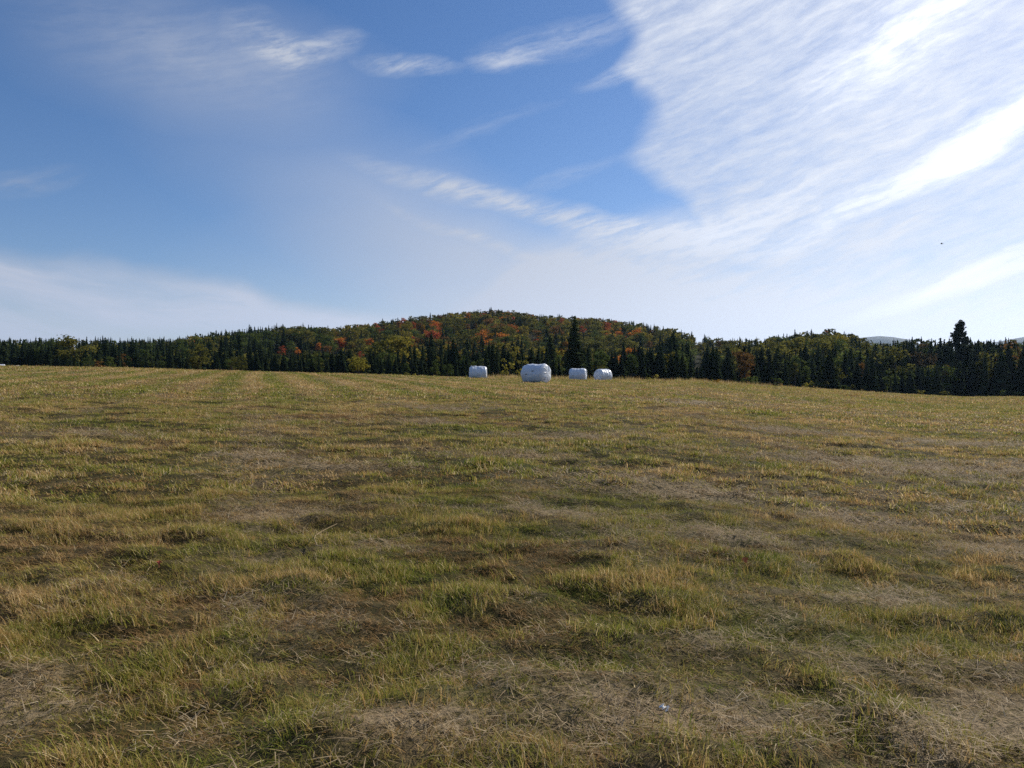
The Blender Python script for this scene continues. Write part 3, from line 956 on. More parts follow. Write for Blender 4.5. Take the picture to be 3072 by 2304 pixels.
for t in TREES:
    if 'label' not in t:
        tx, ty = (float(q) for q in to_px(t['x'], t['y'], t['z'] + t['h']))
        for hh in heroes:
            if t['y'] < hh['y'] and ty < hh['hy'] and abs(tx - hh['hpx']) < 0.24 * hh['h'] * hh['w'] / hh['y'] * F + 0.12 * t['h'] / t['y'] * F:
                t['h'] -= (hh['hy'] - ty) / F * t['y']
                ty = hh['hy']
        if t['h'] < 3.0: continue
    kept.append(t)
TREES = kept
# what shows: near trees hide far ones, column by column
TREES.sort(key=lambda t: t['y'])
cols = np.interp(np.arange(1024), EX, EY)
cols = np.concatenate([np.full(200, cols[0]), cols, np.full(200, cols[-1])])
for t in TREES:
    cx, ty = to_px(t['x'], t['y'], t['z'] + t['h'])
    hw = t['h'] * (0.20 if t['kind'] in ('spruce', 'pine') else 0.28) * t['w'] / t['y'] * F
    a, b = int(max(0, cx - hw + 200)), int(min(1423, cx + hw + 200))
    t['px'], t['ytop'], t['vis'] = float(cx), float(ty), 0.0
    if b < a: continue
    cc = np.arange(a, b + 1) - 200 - cx
    prof = ty + (np.abs(cc) / max(hw, 0.5)) * t['h'] / t['y'] * F * (1.0 if t['kind'] in ('spruce', 'pine') else 0.35)
    t['vis'] = float(np.clip(cols[a:b + 1] - prof, 0, t['h'] / t['y'] * F).sum())
    cols[a:b + 1] = np.minimum(cols[a:b + 1], prof + 4.0)

shown = [t for t in TREES if t['vis'] > 0.3 or t['front']]
single = []
for kinds, cap in ((('spruce', 'pine'), 285), (('broad',), 210), (('maple',), 100)):
    c = [t for t in shown if t['kind'] in kinds and -6 < t['px'] < 1030 and t['vis'] > 2.5]
    c.sort(key=lambda t: (0 if 'label' in t else 1, -t['vis']))
    single += c[:cap]
for t in single: t['single'] = True
rest = [t for t in shown if 'single' not in t]

ZONES = [(48, 'at the left edge'), (112, 'beside the big yellow-olive tree'), (178, 'left of the big olive tree'), (222, 'beside the big olive tree'),
         (285, 'right of the big olive tree'), (338, 'left of the yellow bush'), (385, 'around the yellow bush'), (430, 'right of the yellow bush'), (468, 'left of the leftmost large bale'),
         (510, 'behind the leftmost large bale'), (555, 'behind the biggest bale'), (598, 'beside the tallest spruce'), (645, 'right behind the rightmost bale'), (700, 'a little right of the bales'),
         (735, 'left in the dip beside the hill'), (770, 'right in the dip beside the hill'), (795, 'right of the hill dip'), (820, 'left of the right-hand rise'), (850, 'on the right-hand rise'), (880, 'right of the right-hand rise'), (915, 'well left of the ragged pine'), (945, 'just left of the ragged pine'), (980, 'just right of the ragged pine'), (2000, 'at the right edge')]
ORD = ['first', 'second', 'third', 'fourth', 'fifth', 'sixth', 'seventh', 'eighth', 'ninth', 'tenth', 'eleventh', 'twelfth', 'thirteenth', 'fourteenth', 'fifteenth', 'sixteenth', 'seventeenth', 'eighteenth', 'nineteenth', 'twentieth']
TONE = {'green': 'green', 'olive': 'olive-green', 'yellow': 'yellow-green', 'orange': 'orange', 'red': 'red', 'rust': 'rusty brown', 'gold': 'golden', 'brown': 'brown', 'straw': 'pale yellow'}
cells = {}
for t in single:
    if 'label' in t: continue
    zone = next(n for lim, n in ZONES if t['px'] < lim)
    noun = {'spruce': 'spruce', 'pine': 'pine', 'broad': 'tree', 'maple': 'maple'}[t['kind']]
    desc = ('dark ' if t['kind'] == 'spruce' else TONE[t['colour']] + ' ') + noun
    tall = t['h'] / t['y'] * F
    rcrest = float(np.interp(t['px'], HX, HR))
    where = 'in the front row' if t['front'] else ('on the skyline' if math.hypot(t['x'], t['y']) > rcrest - 45 else 'on the slope')
    cells.setdefault((desc, where, zone), []).append(t)
for (desc, where, zone), ts in cells.items():
    ts.sort(key=lambda t: t['px'])
    for i, t in enumerate(ts):
        if len(ts) == 1: t['label'] = f'{desc} {where} {zone}'
        else: t['label'] = f'{desc} {where} {zone}, {ORD[min(i, 19)]} from left'
NAME = {'spruce': 'spruce_tree', 'pine': 'pine_tree', 'broad': 'broadleaf_tree', 'maple': 'maple_tree'}
GROUP = {'spruce': 'spruces of the wood round the field', 'pine': 'pines of the wood', 'broad': 'leafy trees of the wood round the field', 'maple': 'autumn maples on the hill'}


def pine_meshes():
    rs = np.random.default_rng(901)
    V, Nn, parts = [], [], []
    parts.append(tube([(0, 0, -0.03), (0.01, 0, 0.4), (0.0, 0.01, 0.75), (0.01, 0, 0.99)], [0.018, 0.014, 0.009, 0.002]))
    for i in range(64):
        zz = 0.10 + 0.89 * (i / 64)
        a = rs.uniform(0, 6.28)
        L = (0.112 if zz < 0.62 else 0.112 * (1.03 - zz) / 0.41) * rs.uniform(0.55, 1.25) + 0.010
        e = np.array([math.cos(a) * L, math.sin(a) * L, zz + L * 0.35])
        parts.append(tube([(0, 0, zz), (e[0] * 0.5, e[1] * 0.5, zz + L * 0.08), tuple(e)], [0.005, 0.003, 0.001], 4))
        for q in (0.55, 0.8, 1.0):
            c = np.array([0, 0, zz]) * (1 - q) + e * q
            dd = rs.normal(0, 1, (26, 3))
            dd /= np.linalg.norm(dd, axis=1)[:, None]
            V.append(c + dd * rs.uniform(0.010, 0.042, 26)[:, None])
            Nn.append(dd)
    V, Fc = leaf_quads(rs, np.concatenate(V), np.concatenate(Nn), 0.017)
    cm = mesh('pine_crown', V, Fc, None, attrs={'tone': tone_of(rs, len(Fc))})
    cm.materials.append(M_pine)
    v, f = join(parts)
    return mesh('pine_trunk', v, f, M_bark, True), cm


PINE = pine_meshes()
for t in single:
    k = t['kind']
    if k == 'spruce': tm, cm = SPRUCE[int(rng.integers(len(SPRUCE)))]
    elif k == 'pine': tm, cm = PINE
    else: tm, cm = BROAD[int(rng.integers(6)) if (t['w'] > 1.15 or rng.random() < 0.65) else 6 + int(rng.integers(3))]
    root = bpy.data.objects.new(NAME[k], None)
    root.empty_display_size = 0.5
    link(root)
    root.location = (t['x'], t['y'], t['z'])
    root.rotation_euler = (rng.normal(0, 0.022), rng.normal(0, 0.022), rng.uniform(0, 6.28))
    root.scale = (t['h'] * t['w'], t['h'] * t['w'], t['h'])
    tag(root, t['label'], 'tree', GROUP[k])
    obj('trunk', tm, root)
    c = obj('crown', cm, root)
    if k in ('broad', 'maple'):
        c.material_slots[0].link = 'OBJECT'
        c.material_slots[0].material = M_leaf[t['colour']]

# the rest of the wood, joined: cheaper trees, one object a kind
def small_spruce(rs):
    v, f = spruce_crown(rs, whorls=11, width=rs.uniform(0.17, 0.24), ragged=0.35, per=6)
    return v, rs.uniform(0, 1, len(f))


def small_broad(rs):
    V, Fc, L, cs = broad_crown(rs, lobes=13, per=13, size=0.062, wide=rs.uniform(0.24, 0.32), zc=0.55, zh=0.42, narrow=rs.uniform(0, .6))
    return V, np.clip(L * .5 + rs.uniform(0, .5, len(Fc)), 0, 1)


S_PRO = [small_spruce(np.random.default_rng(500 + i)) for i in range(6)]
B_PRO = [small_broad(np.random.default_rng(600 + i)) for i in range(8)]
for name, lab, kinds, protos in (('spruce_forest', 'far spruces packed over the hill', ('spruce', 'pine'), S_PRO), ('broadleaf_forest', 'far leafy trees in autumn colours over the hill', ('broad', 'maple'), B_PRO)):
    VV, TT_, CC = [], [], []
    for t in rest:
        if t['kind'] not in kinds: continue
        v, tone = protos[int(rng.integers(len(protos)))]
        a = rng.uniform(0, 6.28)
        ca, sa = math.cos(a), math.sin(a)
        w = t['h'] * t['w']
        VV.append(np.stack([(v[:, 0] * ca - v[:, 1] * sa) * w + t['x'], (v[:, 0] * sa + v[:, 1] * ca) * w + t['y'], v[:, 2] * t['h'] + t['z']], -1))
        TT_.append(tone)
        pal = PAL[t['colour']] if t['colour'] else [(0.014, 0.024, 0.012), (0.026, 0.042, 0.018), (0.040, 0.055, 0.024)]
        m = rng.random()
        base = (np.array(pal[0]) * (1 - m) + np.array(pal[2]) * m) * rng.uniform(0.75, 1.2)
        CC.append(np.tile(np.append(base, 1.0), (len(tone), 1)))
    if not VV: continue
    V = np.concatenate(VV)
    Fc = np.arange(len(V)).reshape(-1, 4)
    me = mesh(name, V, Fc, leaf_material(name + '_leaves', None, 0.15 if kinds[0] == 'spruce' else 0.36, attr='leaf_colour'),
              attrs={'tone': ('FLOAT', 'FACE', np.concatenate(TT_).astype(np.float32)), 'leaf_colour': ('FLOAT_COLOR', 'FACE', np.concatenate(CC).astype(np.float32))})
    tag(obj(name, me), lab, kind='stuff')
print('trees: all', len(TREES), 'shown', len(shown), 'single', len(single), 'rest', len(rest))


# ------------------------------------------------------------------ bushes at the field edge
def bush(px, ytop, Y, colour, lab, wide, lobes=16, per=46, size=0.05, seed=1, name='bush', cat='bush', base='ground'):
    rs = np.random.default_rng(seed)
    x = (px - CX) / F * Y
    z = float(base_z(x, Y))
    h = EYE + (HZ - ytop) / F * Y - z
    V, Fc, L, cs = broad_crown(rs, lobes=lobes, per=per, size=size, wide=wide, zc=0.52, zh=0.40)
    root = bpy.data.objects.new(name, None)
    link(root)
    root.location = (x, Y, z)
    root.scale = (h, h, h)
    tag(root, lab, cat)
    cm = mesh('foliage', V, Fc, M_leaf[colour], attrs={'tone': tone_of(rs, len(Fc), L)})
    obj('foliage', cm, root)
    v, f = join([tube([(0, 0, -0.05), (c[0] * 0.3, c[1] * 0.3, c[2] * 0.5), tuple(c)], [0.018, 0.010, 0.003], 4) for c in cs[:9]])
    obj('stems', mesh('stems', v, f, M_bark, True), root)
    return root


bush(358, 355.5, 114, 'straw', 'round yellow-green bush at the field edge in front of the dark trees', 0.60, lobes=22, seed=3)
bush(716, 378.5, 106, 'gold', 'small yellow shrub on the field edge right of the bales', 0.55, lobes=7, per=22, size=0.09, seed=4, name='shrub', cat='shrub')
bush(508, 354, 121, 'straw', 'loose yellow-leaved sapling between the leftmost large bale and the biggest bale', 0.22, lobes=8, per=16, size=0.045, seed=5, name='sapling', cat='sapling')
bush(522, 356, 121, 'straw', 'yellow-leaved sapling directly above the biggest bale', 0.22, lobes=7, per=16, size=0.045, seed=6, name='sapling', cat='sapling')
bush(436, 370, 112, 'olive', 'thin pale sapling at the field edge left of the bales', 0.20, lobes=6, per=14, size=0.06, seed=8, name='sapling', cat='sapling')

sp = []
for i in range(30):
    px = float(rng.uniform(375, 1020))
    if any(abs(px - b) < 14 for b in (478, 536, 578, 603, 716, 508, 522)): continue
    sp.append((px, ['olive', 'green', 'brown', 'straw'][int(rng.choice(4, p=[.4, .25, .22, .13]))]))
sp.sort()
scell = {}
for px, colour in sp:
    zone = next(n for lim, n in ZONES if px < lim)
    scell.setdefault((colour, zone), []).append(px)
for (colour, zone), pxs in scell.items():
    for i, px in enumerate(pxs):
        Y = float(front_Y(px)) - rng.uniform(3.0, 7.0)
        x = (px - CX) / F * Y
        zt = float(base_z(x, Y)) + rng.uniform(0.9, 2.1)
        o = bush(px, HZ - (zt - EYE) / Y * F, Y, colour, f'low {TONE[colour]} shrub at the edge {zone}' + (f', {ORD[i]} from left' if len(pxs) > 1 else ''), rng.uniform(0.35, 0.7), lobes=6, per=18, size=0.11, seed=40 + int(px), name='shrub', cat='shrub')
        o['group'] = 'shrubs along the field edge'

# ------------------------------------------------------------------ wrapped bales
M_film = film_material()


def bale_body(L, Dm, seed):
    """a film-wrapped round bale lying on its side, axis along x, resting flat on the ground at z = 0"""
    rs = np.random.default_rng(seed)
    nu, nv = 46, 56
    R = Dm / 2
    prof = []
    for i in range(nu):
        s = i / (nu - 1)
        if s < 0.16: k = s / 0.16; prof.append((-L / 2 + 0.05 * k * k - 0.03 * (1 - k), R * 0.80 * k))
        elif s > 0.84: k = (1 - s) / 0.16; prof.append((L / 2 - 0.05 * k * k + 0.03 * (1 - k), R * 0.80 * k))
        else:
            k = (s - 0.16) / 0.68
            e = abs(2 * k - 1)
            prof.append(((k - 0.5) * L * 0.98, R * (1 - 0.20 * max(0, (e - 0.62) / 0.38) ** 2.2)))
    V = []
    for i, (x, r) in enumerate(prof):
        for j in range(nv):
            a = 2 * math.pi * j / nv
            crease = 0.010 * math.sin(7 * a + x * 5 + seed) + 0.012 * math.sin(11 * a - x * 9)
            endf = max(0, (abs(x) - L * 0.36) / (L * 0.14))
            rr = r * (1 + 0.045 * (float(vnoise(np.array([x * 4 + seed]), np.array([math.cos(a) * 2 + math.sin(a) * 3 + 9]), seed)[0]) - 0.5) * 2)
            rr *= 1 + endf * (0.5 * crease + 0.03 * math.sin(5 * a + seed))
            band = 0.010 * math.sin(x * 19 + 0.6 * math.sin(a))                     # overlapping turns of film
            y, z = (rr + band * (r > R * 0.5)) * math.cos(a), (rr + band * (r > R * 0.5)) * math.sin(a)
            z = max(z, -R * 0.90)                                                   # settled on the ground
            if z < -R * 0.6: y *= 1.04
            V.append((x + endf * 0.02 * math.sin(6 * a + seed) * (r / R), y, z + R * 0.90))
    Fc = []
    for i in range(nu - 1):
        for j in range(nv):
            Fc.append((i * nv + j, i * nv + (j + 1) % nv, (i + 1) * nv + (j + 1) % nv, (i + 1) * nv + j))
    return V, Fc, R


def fold(L, R, seed, side):
    """gathered film pleats on one end of the bale"""
    rs = np.random.default_rng(seed)
    parts = []
    for k in range(9):
        a = rs.uniform(0.1, 3.0) + (math.pi if rs.random() < 0.3 else 0)
        r0, r1 = R * rs.uniform(0.1, 0.3), R * rs.uniform(0.75, 0.93)
        x = side * (L / 2 - 0.005)
        pts = []
        for q in np.linspace(0, 1, 5):
            rr = r0 + (r1 - r0) * q
            aa = a + 0.25 * q
            pts.append((x - side * 0.07 * max(0, q - 0.5) ** 2 * 4, rr * math.cos(aa), max(rr * math.sin(aa), -R * 0.86) + R * 0.90))
        parts.append(tube(pts, [0.012, 0.03, 0.035, 0.03, 0.012], 5))
    return join(parts)


M_hay = plain_material('hay_in_shade', (0.10, 0.085, 0.045), 0.95)


def make_bale(px, Y, L, Dm, yaw, lab, seed, sink=0.0, flap=False, tears=(), name='hay_bale'):
    x = (px - CX) / F * Y
    z = float(ground_z(x, Y)) - 0.03 - sink
    root = bpy.data.objects.new(name, None)
    link(root)
    root.location = (x, Y, z)
    root.rotation_euler = (0, 0, yaw * D2R)
    tag(root, lab, 'bale', 'white wrapped hay bales on the field')
    v, f, R = bale_body(L, Dm, seed)
    obj('wrap', mesh('wrap', v, f, M_film, True), root)
    for sd in (-1, 1):
        v, f = fold(L, R, seed * 7 + sd, sd)
        obj('pleats', mesh('pleats', v, f, M_film, True), root)
    if flap:
        rs = np.random.default_rng(seed)
        V, Fc = [], []
        for k in range(5):
            o = len(V)
            bx, by = -L * 0.38 + rs.uniform(-0.10, 0.30), rs.uniform(-0.3, 0.1)
            for i in range(4):
                for j in range(3):
                    V.append((bx + i * 0.08 + rs.normal(0, 0.012), by + j * 0.09 + rs.normal(0, 0.012), R * 1.88 + 0.07 * math.sin(i * 1.6 + k) * math.sin(j * 1.4 + 0.5) + rs.uniform(0, 0.06)))
            for i in range(3):
                for j in range(2):
                    Fc.append((o + i * 3 + j, o + i * 3 + j + 1, o + i * 3 + j + 4, o + i * 3 + j + 3))
        obj('loose_flap', mesh('loose_flap', V, Fc, M_film, True), root)
    # small slits in the film that show the dark hay
    rs = np.random.default_rng(seed + 50)
    for (tx, ta, tw) in tears:
        V = []
        for i in range(6):
            q = i / 5
            for sd in (-1, 1):
                a = -math.pi / 2 - ta + sd * (0.030 * math.sin(q * math.pi) + 0.005) + 0.05 * q
                rr = R * 1.045
                V.append((tx + (q - 0.5) * tw, rr * math.sin(a), rr * math.cos(a) + R * 0.90))
        Fc = [(2 * i, 2 * i + 1, 2 * i + 3, 2 * i + 2) for i in range(5)]
        obj('tear', mesh('tear', V, Fc, M_hay), root)
    return root


make_bale(478, 76, 1.76, 1.40, 4, 'boxy white bale with crumpled loose film on top, leftmost of the four near the crest', 3, flap=True)
make_bale(536, 55, 1.96, 1.45, -34, 'largest and nearest white bale, turned so its rounded left end shows', 5, tears=((-0.35, 0.05, 0.22), (0.15, -0.25, 0.25)))
make_bale(578, 82, 1.86, 1.46, -14, 'white bale with squarish rounded shape directly right of the largest bale', 8, tears=((-0.4, 0.12, 0.2),))
make_bale(603, 84, 1.80, 1.46, 38, 'white bale with a sunlit faceted right end, rightmost of the four near the crest', 13, tears=((0.05, 0.2, 0.2),))
def over_crest(px, vis, Dm):
    az = math.atan((px - CX) / F)
    rc = float(np.interp(px, RX, RC))
    t = 1 + math.sqrt((Dm - vis) / 1.6)
    return rc * t * math.cos(az)
make_bale(0.2, over_crest(0, 0.62, 1.4), 1.7, 1.40, 20, 'white bale top peeking over the crest, cut by the left edge', 17)
make_bale(16.5, over_crest(16, 0.42, 1.4), 1.7, 1.40, 5, 'white bale almost hidden behind the crest at far left, only its top edge showing', 19)


# ------------------------------------------------------------------ grass: tufts scattered by geometry nodes
def blade(rs, bx, by, length, width, lean, lean_dir, curl, seg=3):
    """a tapering bent blade as a strip of quads closed by a triangle-like tip quad"""
    c, s = math.cos(lean_dir), math.sin(lean_dir)
    px, py = -s, c
    V = []
    tilt = lean
    x, y, z = bx, by, -0.01
    for i in range(seg + 1):
        w = width * (1 - (i / seg) ** 1.5 * 0.85) / 2
        V += [(x - px * w, y - py * w, z), (x + px * w, y + py * w, z)]
        st = length / seg
        x += c * math.sin(tilt) * st
        y += s * math.sin(tilt) * st
        z += math.cos(tilt) * st
        tilt += curl / seg
    return V


def tuft(name, seed, n, rad, lmin, lmax, width, lean=(0.1, 0.9), bias=0.3, curl=(0.2, 1.1), seg=3, mat=None, flat=False):
    rs = np.random.default_rng(seed)
    V, Fc, tone = [], [], []
    for i in range(n):
        a, q = rs.uniform(0, 6.28), math.sqrt(rs.random()) * rad
        ld = rs.normal(0, 0.8) if rs.random() < bias else rs.uniform(0, 6.28)
        L = rs.uniform(lmin, lmax)
        if flat:
            o = len(V)
            ld = rs.uniform(0, 6.28)
            bl = blade(rs, math.cos(a) * q, math.sin(a) * q, L, width * rs.uniform(0.7, 1.3), rs.uniform(1.15, 1.5), ld, rs.uniform(-0.2, 0.6), seg)
            z0 = rs.uniform(0.015, 0.055)
            bl = [(x, y, max(z, -0.01) + z0) for x, y, z in bl]
        else:
            bl = blade(rs, math.cos(a) * q, math.sin(a) * q, L, width * rs.uniform(0.7, 1.3), rs.uniform(*lean), ld, rs.uniform(*curl), seg)
        o = len(V)
        V += bl
        tn = rs.random()
        for k in range(seg):
            Fc.append((o + 2 * k, o + 2 * k + 1, o + 2 * k + 3, o + 2 * k + 2))
            tone.append(tn)
    return bpy.data.objects.new(name, mesh(name, V, Fc, mat, attrs={'tone': ('FLOAT', 'FACE', np.array(tone, np.float32))}))


def scatter(name, protos, x, y, scale, yaw, idx, lab, tilt=0.12, dz=0.0):
    col = bpy.data.collections.new(name + '_tufts')
    for p in protos: col.objects.link(p)
    z = ground_z(x, y) + dz
    n = len(x)
    rot = np.stack([rng.normal(0, tilt, n), rng.normal(0, tilt, n), yaw], -1)
    me = bpy.data.meshes.new(name)
    me.vertices.add(n)
    me.vertices.foreach_set('co', np.stack([x, y, z], -1).astype(np.float32).ravel())
    for nm, typ, prop, data in (('turn', 'FLOAT_VECTOR', 'vector', rot), ('size', 'FLOAT', 'value', scale), ('pick', 'INT', 'value', idx)):
        a = me.attributes.new(nm, typ, 'POINT')
        a.data.foreach_set(prop, np.ascontiguousarray(data, dtype=np.int32 if typ == 'INT' else np.float32).ravel())
    o = obj(name, me)
    g = bpy.data.node_groups.new(name + '_scatter', 'GeometryNodeTree')
    g.interface.new_socket('Geometry', in_out='INPUT', socket_type='NodeSocketGeometry')
    g.interface.new_socket('Geometry', in_out='OUTPUT', socket_type='NodeSocketGeometry')
    N = g.nodes
    gi, go = N.new('NodeGroupInput'), N.new('NodeGroupOutput')
    ci = N.new('GeometryNodeCollectionInfo')
    ci.inputs['Collection'].default_value = col
    ci.inputs['Separate Children'].default_value = True
    ci.inputs['Reset Children'].default_value = True
    ip = N.new('GeometryNodeInstanceOnPoints')
    ip.inputs['Pick Instance'].default_value = True

    def attr(nm, typ):
        a = N.new('GeometryNodeInputNamedAttribute')
        a.data_type = typ
        a.inputs['Name'].default_value = nm
        return next(s for s in a.outputs if s.enabled and s.name == 'Attribute')
    L = g.links
    L.new(gi.outputs[0], ip.inputs['Points'])
    L.new(ci.outputs[0], ip.inputs['Instance'])
    L.new(attr('pick', 'INT'), ip.inputs['Instance Index'])
    L.new(attr('turn', 'FLOAT_VECTOR'), ip.inputs['Rotation'])
    L.new(attr('size', 'FLOAT'), ip.inputs['Scale'])
    L.new(ip.outputs[0], go.inputs[0])
    mod = o.modifiers.new('scatter', 'NODES')
    mod.node_group = g
    tag(o, lab, kind='stuff')
    return o


def wedge(r1, r2, dens, half=49):
    n = int(half * D2R * (r2 * r2 - r1 * r1) * dens)
    a = rng.uniform(-half, half, n) * D2R
    r = np.sqrt(rng.uniform(r1 * r1, r2 * r2, n))
    return r * np.sin(a), r * np.cos(a)


M_green = grass_material('meadow_grass', -0.06)
M_dryg = grass_material('dry_grass', 0.24)
M_straw = straw_material()
M_rust = grass_material('rusty_grass', 0.36, 1.6, rust=True)


def tuft_set(tag_, width, rad, n, lmul, seg, seed, l0=0.025, l1=0.075, lie=0.0):
    out = []
    for i in range(5): out.append(tuft(f'a{i}_{tag_}', seed + i, n, rad, l0 * lmul, l1 * lmul, width, mat=M_green, seg=seg, lean=(0.3 + lie, 1.3), bias=0.55))
    for i in range(4): out.append(tuft(f'b{i}_{tag_}', seed + 20 + i, n, rad, l0 * lmul, l1 * lmul, width * 0.85, mat=M_dryg, seg=seg, lean=(0.4 + lie, 1.45), bias=0.55))
    for i in range(3): out.append(tuft(f'c{i}_{tag_}', seed + 40 + i, int(n * 2.0), rad * 1.15, 0.045 * lmul, 0.105 * lmul, width, mat=M_green if i < 2 else M_dryg, seg=seg, lean=(0.1, 1.0), curl=(0.3, 1.5)))
    for i in range(3): out.append(tuft(f'd{i}_{tag_}', seed + 60 + i, n, rad, l0 * lmul, l1 * lmul, width * 0.9, mat=M_rust, seg=seg, lean=(0.3 + lie, 1.35), bias=0.55))
    return out


def lay_grass(name, r1, r2, dens, protos, lab, smin=0.75, smax=1.3, tall=0.05, half=49):
    x, y = wedge(r1, r2, dens, half)
    s = straw_amount(x, y)
    keep = rng.random(len(x)) > s * 0.72
    x, y, s = x[keep], y[keep], s[keep]
    n = len(x)
    gr = ellipses_field(x, y, GREEN)
    dry = np.clip(fbm(x * 0.5, y * 0.9, 81, 3) * 1.5 - 0.42 + s * 0.3 - gr * 0.6, 0.03, 0.9)
    ru = np.clip(ellipses_field(x, y, RUSTY) * 0.92 + sstep(0.58, 0.72, fbm(x * 0.55, y * 1.1, 85, 3)) * 0.6 - gr * 0.8, 0.02, 0.85)
    u = rng.random(n)
    idx = np.where(u < dry, 5 + rng.integers(0, 4, n), rng.integers(0, 5, n))
    idx = np.where(rng.random(n) < ru, 12 + rng.integers(0, 3, n), idx)
    tn = np.zeros(n)
    for tx, ty, tr, th in TUSSOCKS: tn = np.maximum(tn, np.exp(-((x - tx) ** 2 + (y - ty) ** 2) / (tr * tr) * 1.2))
    tallm = np.clip(tn * 0.65 + sstep(0.60, 0.72, fbm(x * 1.9, y * 3.2, 91, 2)) * 0.8 + tall + gr * 0.1, 0, 0.85)
    idx = np.where(rng.random(n) < tallm * (1 - s * 0.7), 9 + rng.integers(0, 3, n), idx)
    yaw = (fbm(x * 0.4, y * 0.4, 95, 2) * 2 - 1) * 5.0 + rng.normal(0, 0.9, n) - 0.9
    sc = rng.uniform(smin, smax, n) * (0.66 + 0.66 * fbm(x * 1.8, y * 3.0, 97, 3))
    q, p = row_q(x, y), x * math.sin(ROW_A) + y * math.cos(ROW_A)
    sc = sc * (1 + 0.22 * np.sin(q * 2 * math.pi / 2.5 + 2.0 * vnoise(q * 0.1, p * 0.03, 9)) * sstep(10, 30, np.hypot(x, y)))
    sc = np.where((idx >= 9) & (idx < 12), rng.uniform(0.65, 1.25, n), sc)
    sc = np.where(idx >= 12, np.maximum(sc, rng.uniform(0.9, 1.25, n)), sc)
    scatter(name, protos, x, y, sc, yaw, idx, lab)


lay_grass('grass', 1.0, 9, 330, tuft_set('near', 0.0038, 0.075, 24, 0.9, 3, 1000, 0.03, 0.085, 0.5), 'short mown grass close to the viewer', tall=0.02, half=80)
lay_grass('grass', 9, 26, 100, tuft_set('mid', 0.0100, 0.12, 20, 0.95, 2, 1100, 0.028, 0.068, 0.4), 'mown grass in the nearer half of the field', half=62)
lay_grass('grass', 26, 62, 21, tuft_set('far', 0.024, 0.26, 28, 1.1, 2, 1200), 'mown grass in the farther half of the field')
lay_grass('grass', 62, 150, 6.0, tuft_set('edge', 0.045, 0.55, 34, 1.3, 2, 1300), 'mown grass along the crest of the field', tall=0.02)


def lay_straw(name, r1, r2, dens, width, rad, n, l1, l2, lab, seed):
    x, y = wedge(r1, r2, dens, 70 if r2 < 10 else 52)
    s = straw_amount(x, y)
    k = rng.random(len(x)) < 0.015 + s * 0.95
    x, y = x[k], y[k]
    protos = [tuft(f'{name}{i}', seed + i, n, rad, l1, l2, width, mat=M_straw, flat=True) for i in range(7)]
    m = len(x)
    yaw = fbm(x * 0.6, y * 0.6, 111, 2) * 6 + rng.normal(0, 1.0, m)
    scatter(name, protos, x, y, rng.uniform(0.7, 1.35, m), yaw, rng.integers(0, 7, m), lab, 0.10)


lay_straw('straw', 1.2, 9, 135, 0.0030, 0.11, 24, 0.03, 0.10, 'pale dry hay strands lying on the near grass', 1400)
lay_straw('straw', 9, 28, 40, 0.0075, 0.22, 26, 0.06, 0.16, 'pale dry hay left lying in the middle of the field', 1500)
lay_straw('straw', 28, 90, 5.0, 0.018, 0.45, 34, 0.10, 0.24, 'pale dry hay left lying in the far field', 1600)

# rough unmown weeds along the far field edge
wa = rng.uniform(-38, 38, 5200) * D2R
wpx = CX + F * np.tan(wa)
wr = np.interp(wpx, RX, RC) * rng.uniform(1.18, 1.42, len(wa))
wx, wy = wr * np.sin(wa), wr * np.cos(wa)
wk = (vnoise(wx * 0.12, wy * 0.12, 121) > 0.42) & (wpx > 495 + rng.normal(0, 12, len(wpx)))
wx, wy = wx[wk], wy[wk]
wp = [tuft(f'w{i}', 1700 + i, 26, 0.5, 0.25, 0.75, 0.03, mat=M_dryg if i < 3 else M_green, seg=2, lean=(0.0, 0.5), curl=(0.1, 0.8)) for i in range(4)]
scatter('weeds', wp, wx, wy, rng.uniform(0.6, 1.4, len(wx)), rng.uniform(0, 6.28, len(wx)), rng.integers(0, 4, len(wx)), 'rough weeds along the far edge of the field')


# ------------------------------------------------------------------ small things in the grass and the sky
def px_on(px, py, lift=0.0):
    """the point of the rough field (raised by lift) behind a picture point"""
    d = ray(px, py)
    for q in np.geomspace(2.0, 120, 1500):
        if EYE + d[2] * q < float(ground_z(d[0] * q, d[1] * q)) + lift: break
    return d[0] * q, d[1] * q


def leaf_thing(px, py, size, mat, lab, seed):
    rs = np.random.default_rng(seed)
    x, y = px_on(px, py, 0.06)
    pts = [(0, 0), (.25, .16), (.22, .42), (.5, .45), (.38, .68), (.6, .85), (.25, .82), (0, 1.1), (-.25, .82), (-.6, .85), (-.38, .68), (-.5, .45), (-.22, .42), (-.25, .16)]
    V = [(0, 0.5, 0.10)] + [(a, b, 0.25 * abs(a) + rs.uniform(0, .12)) for a, b in pts]
    V = np.array(V) * size
    Fc = [(0, i + 1, (i + 1) % len(pts) + 1) for i in range(len(pts))]
    root = bpy.data.objects.new('fallen_leaf', None)
    link(root)
    root.location = (x, y, float(ground_z(x, y)) + 0.06)
    root.rotation_euler = (0.9, rs.uniform(-.3, .3), rs.uniform(-1, 1))
    tag(root, lab, 'leaf', 'fallen leaves on the field')
    obj('leaf_blade', mesh('leaf_blade', V, Fc, mat), root)
    v, f = tube([(0, 0, 0), (0.02 * size, -0.35 * size, 0.03 * size), (0.06 * size, -0.6 * size, 0)], [0.03 * size, 0.022 * size, 0.018 * size], 4)
    obj('leaf_stalk', mesh('leaf_stalk', v, f, mat), root)


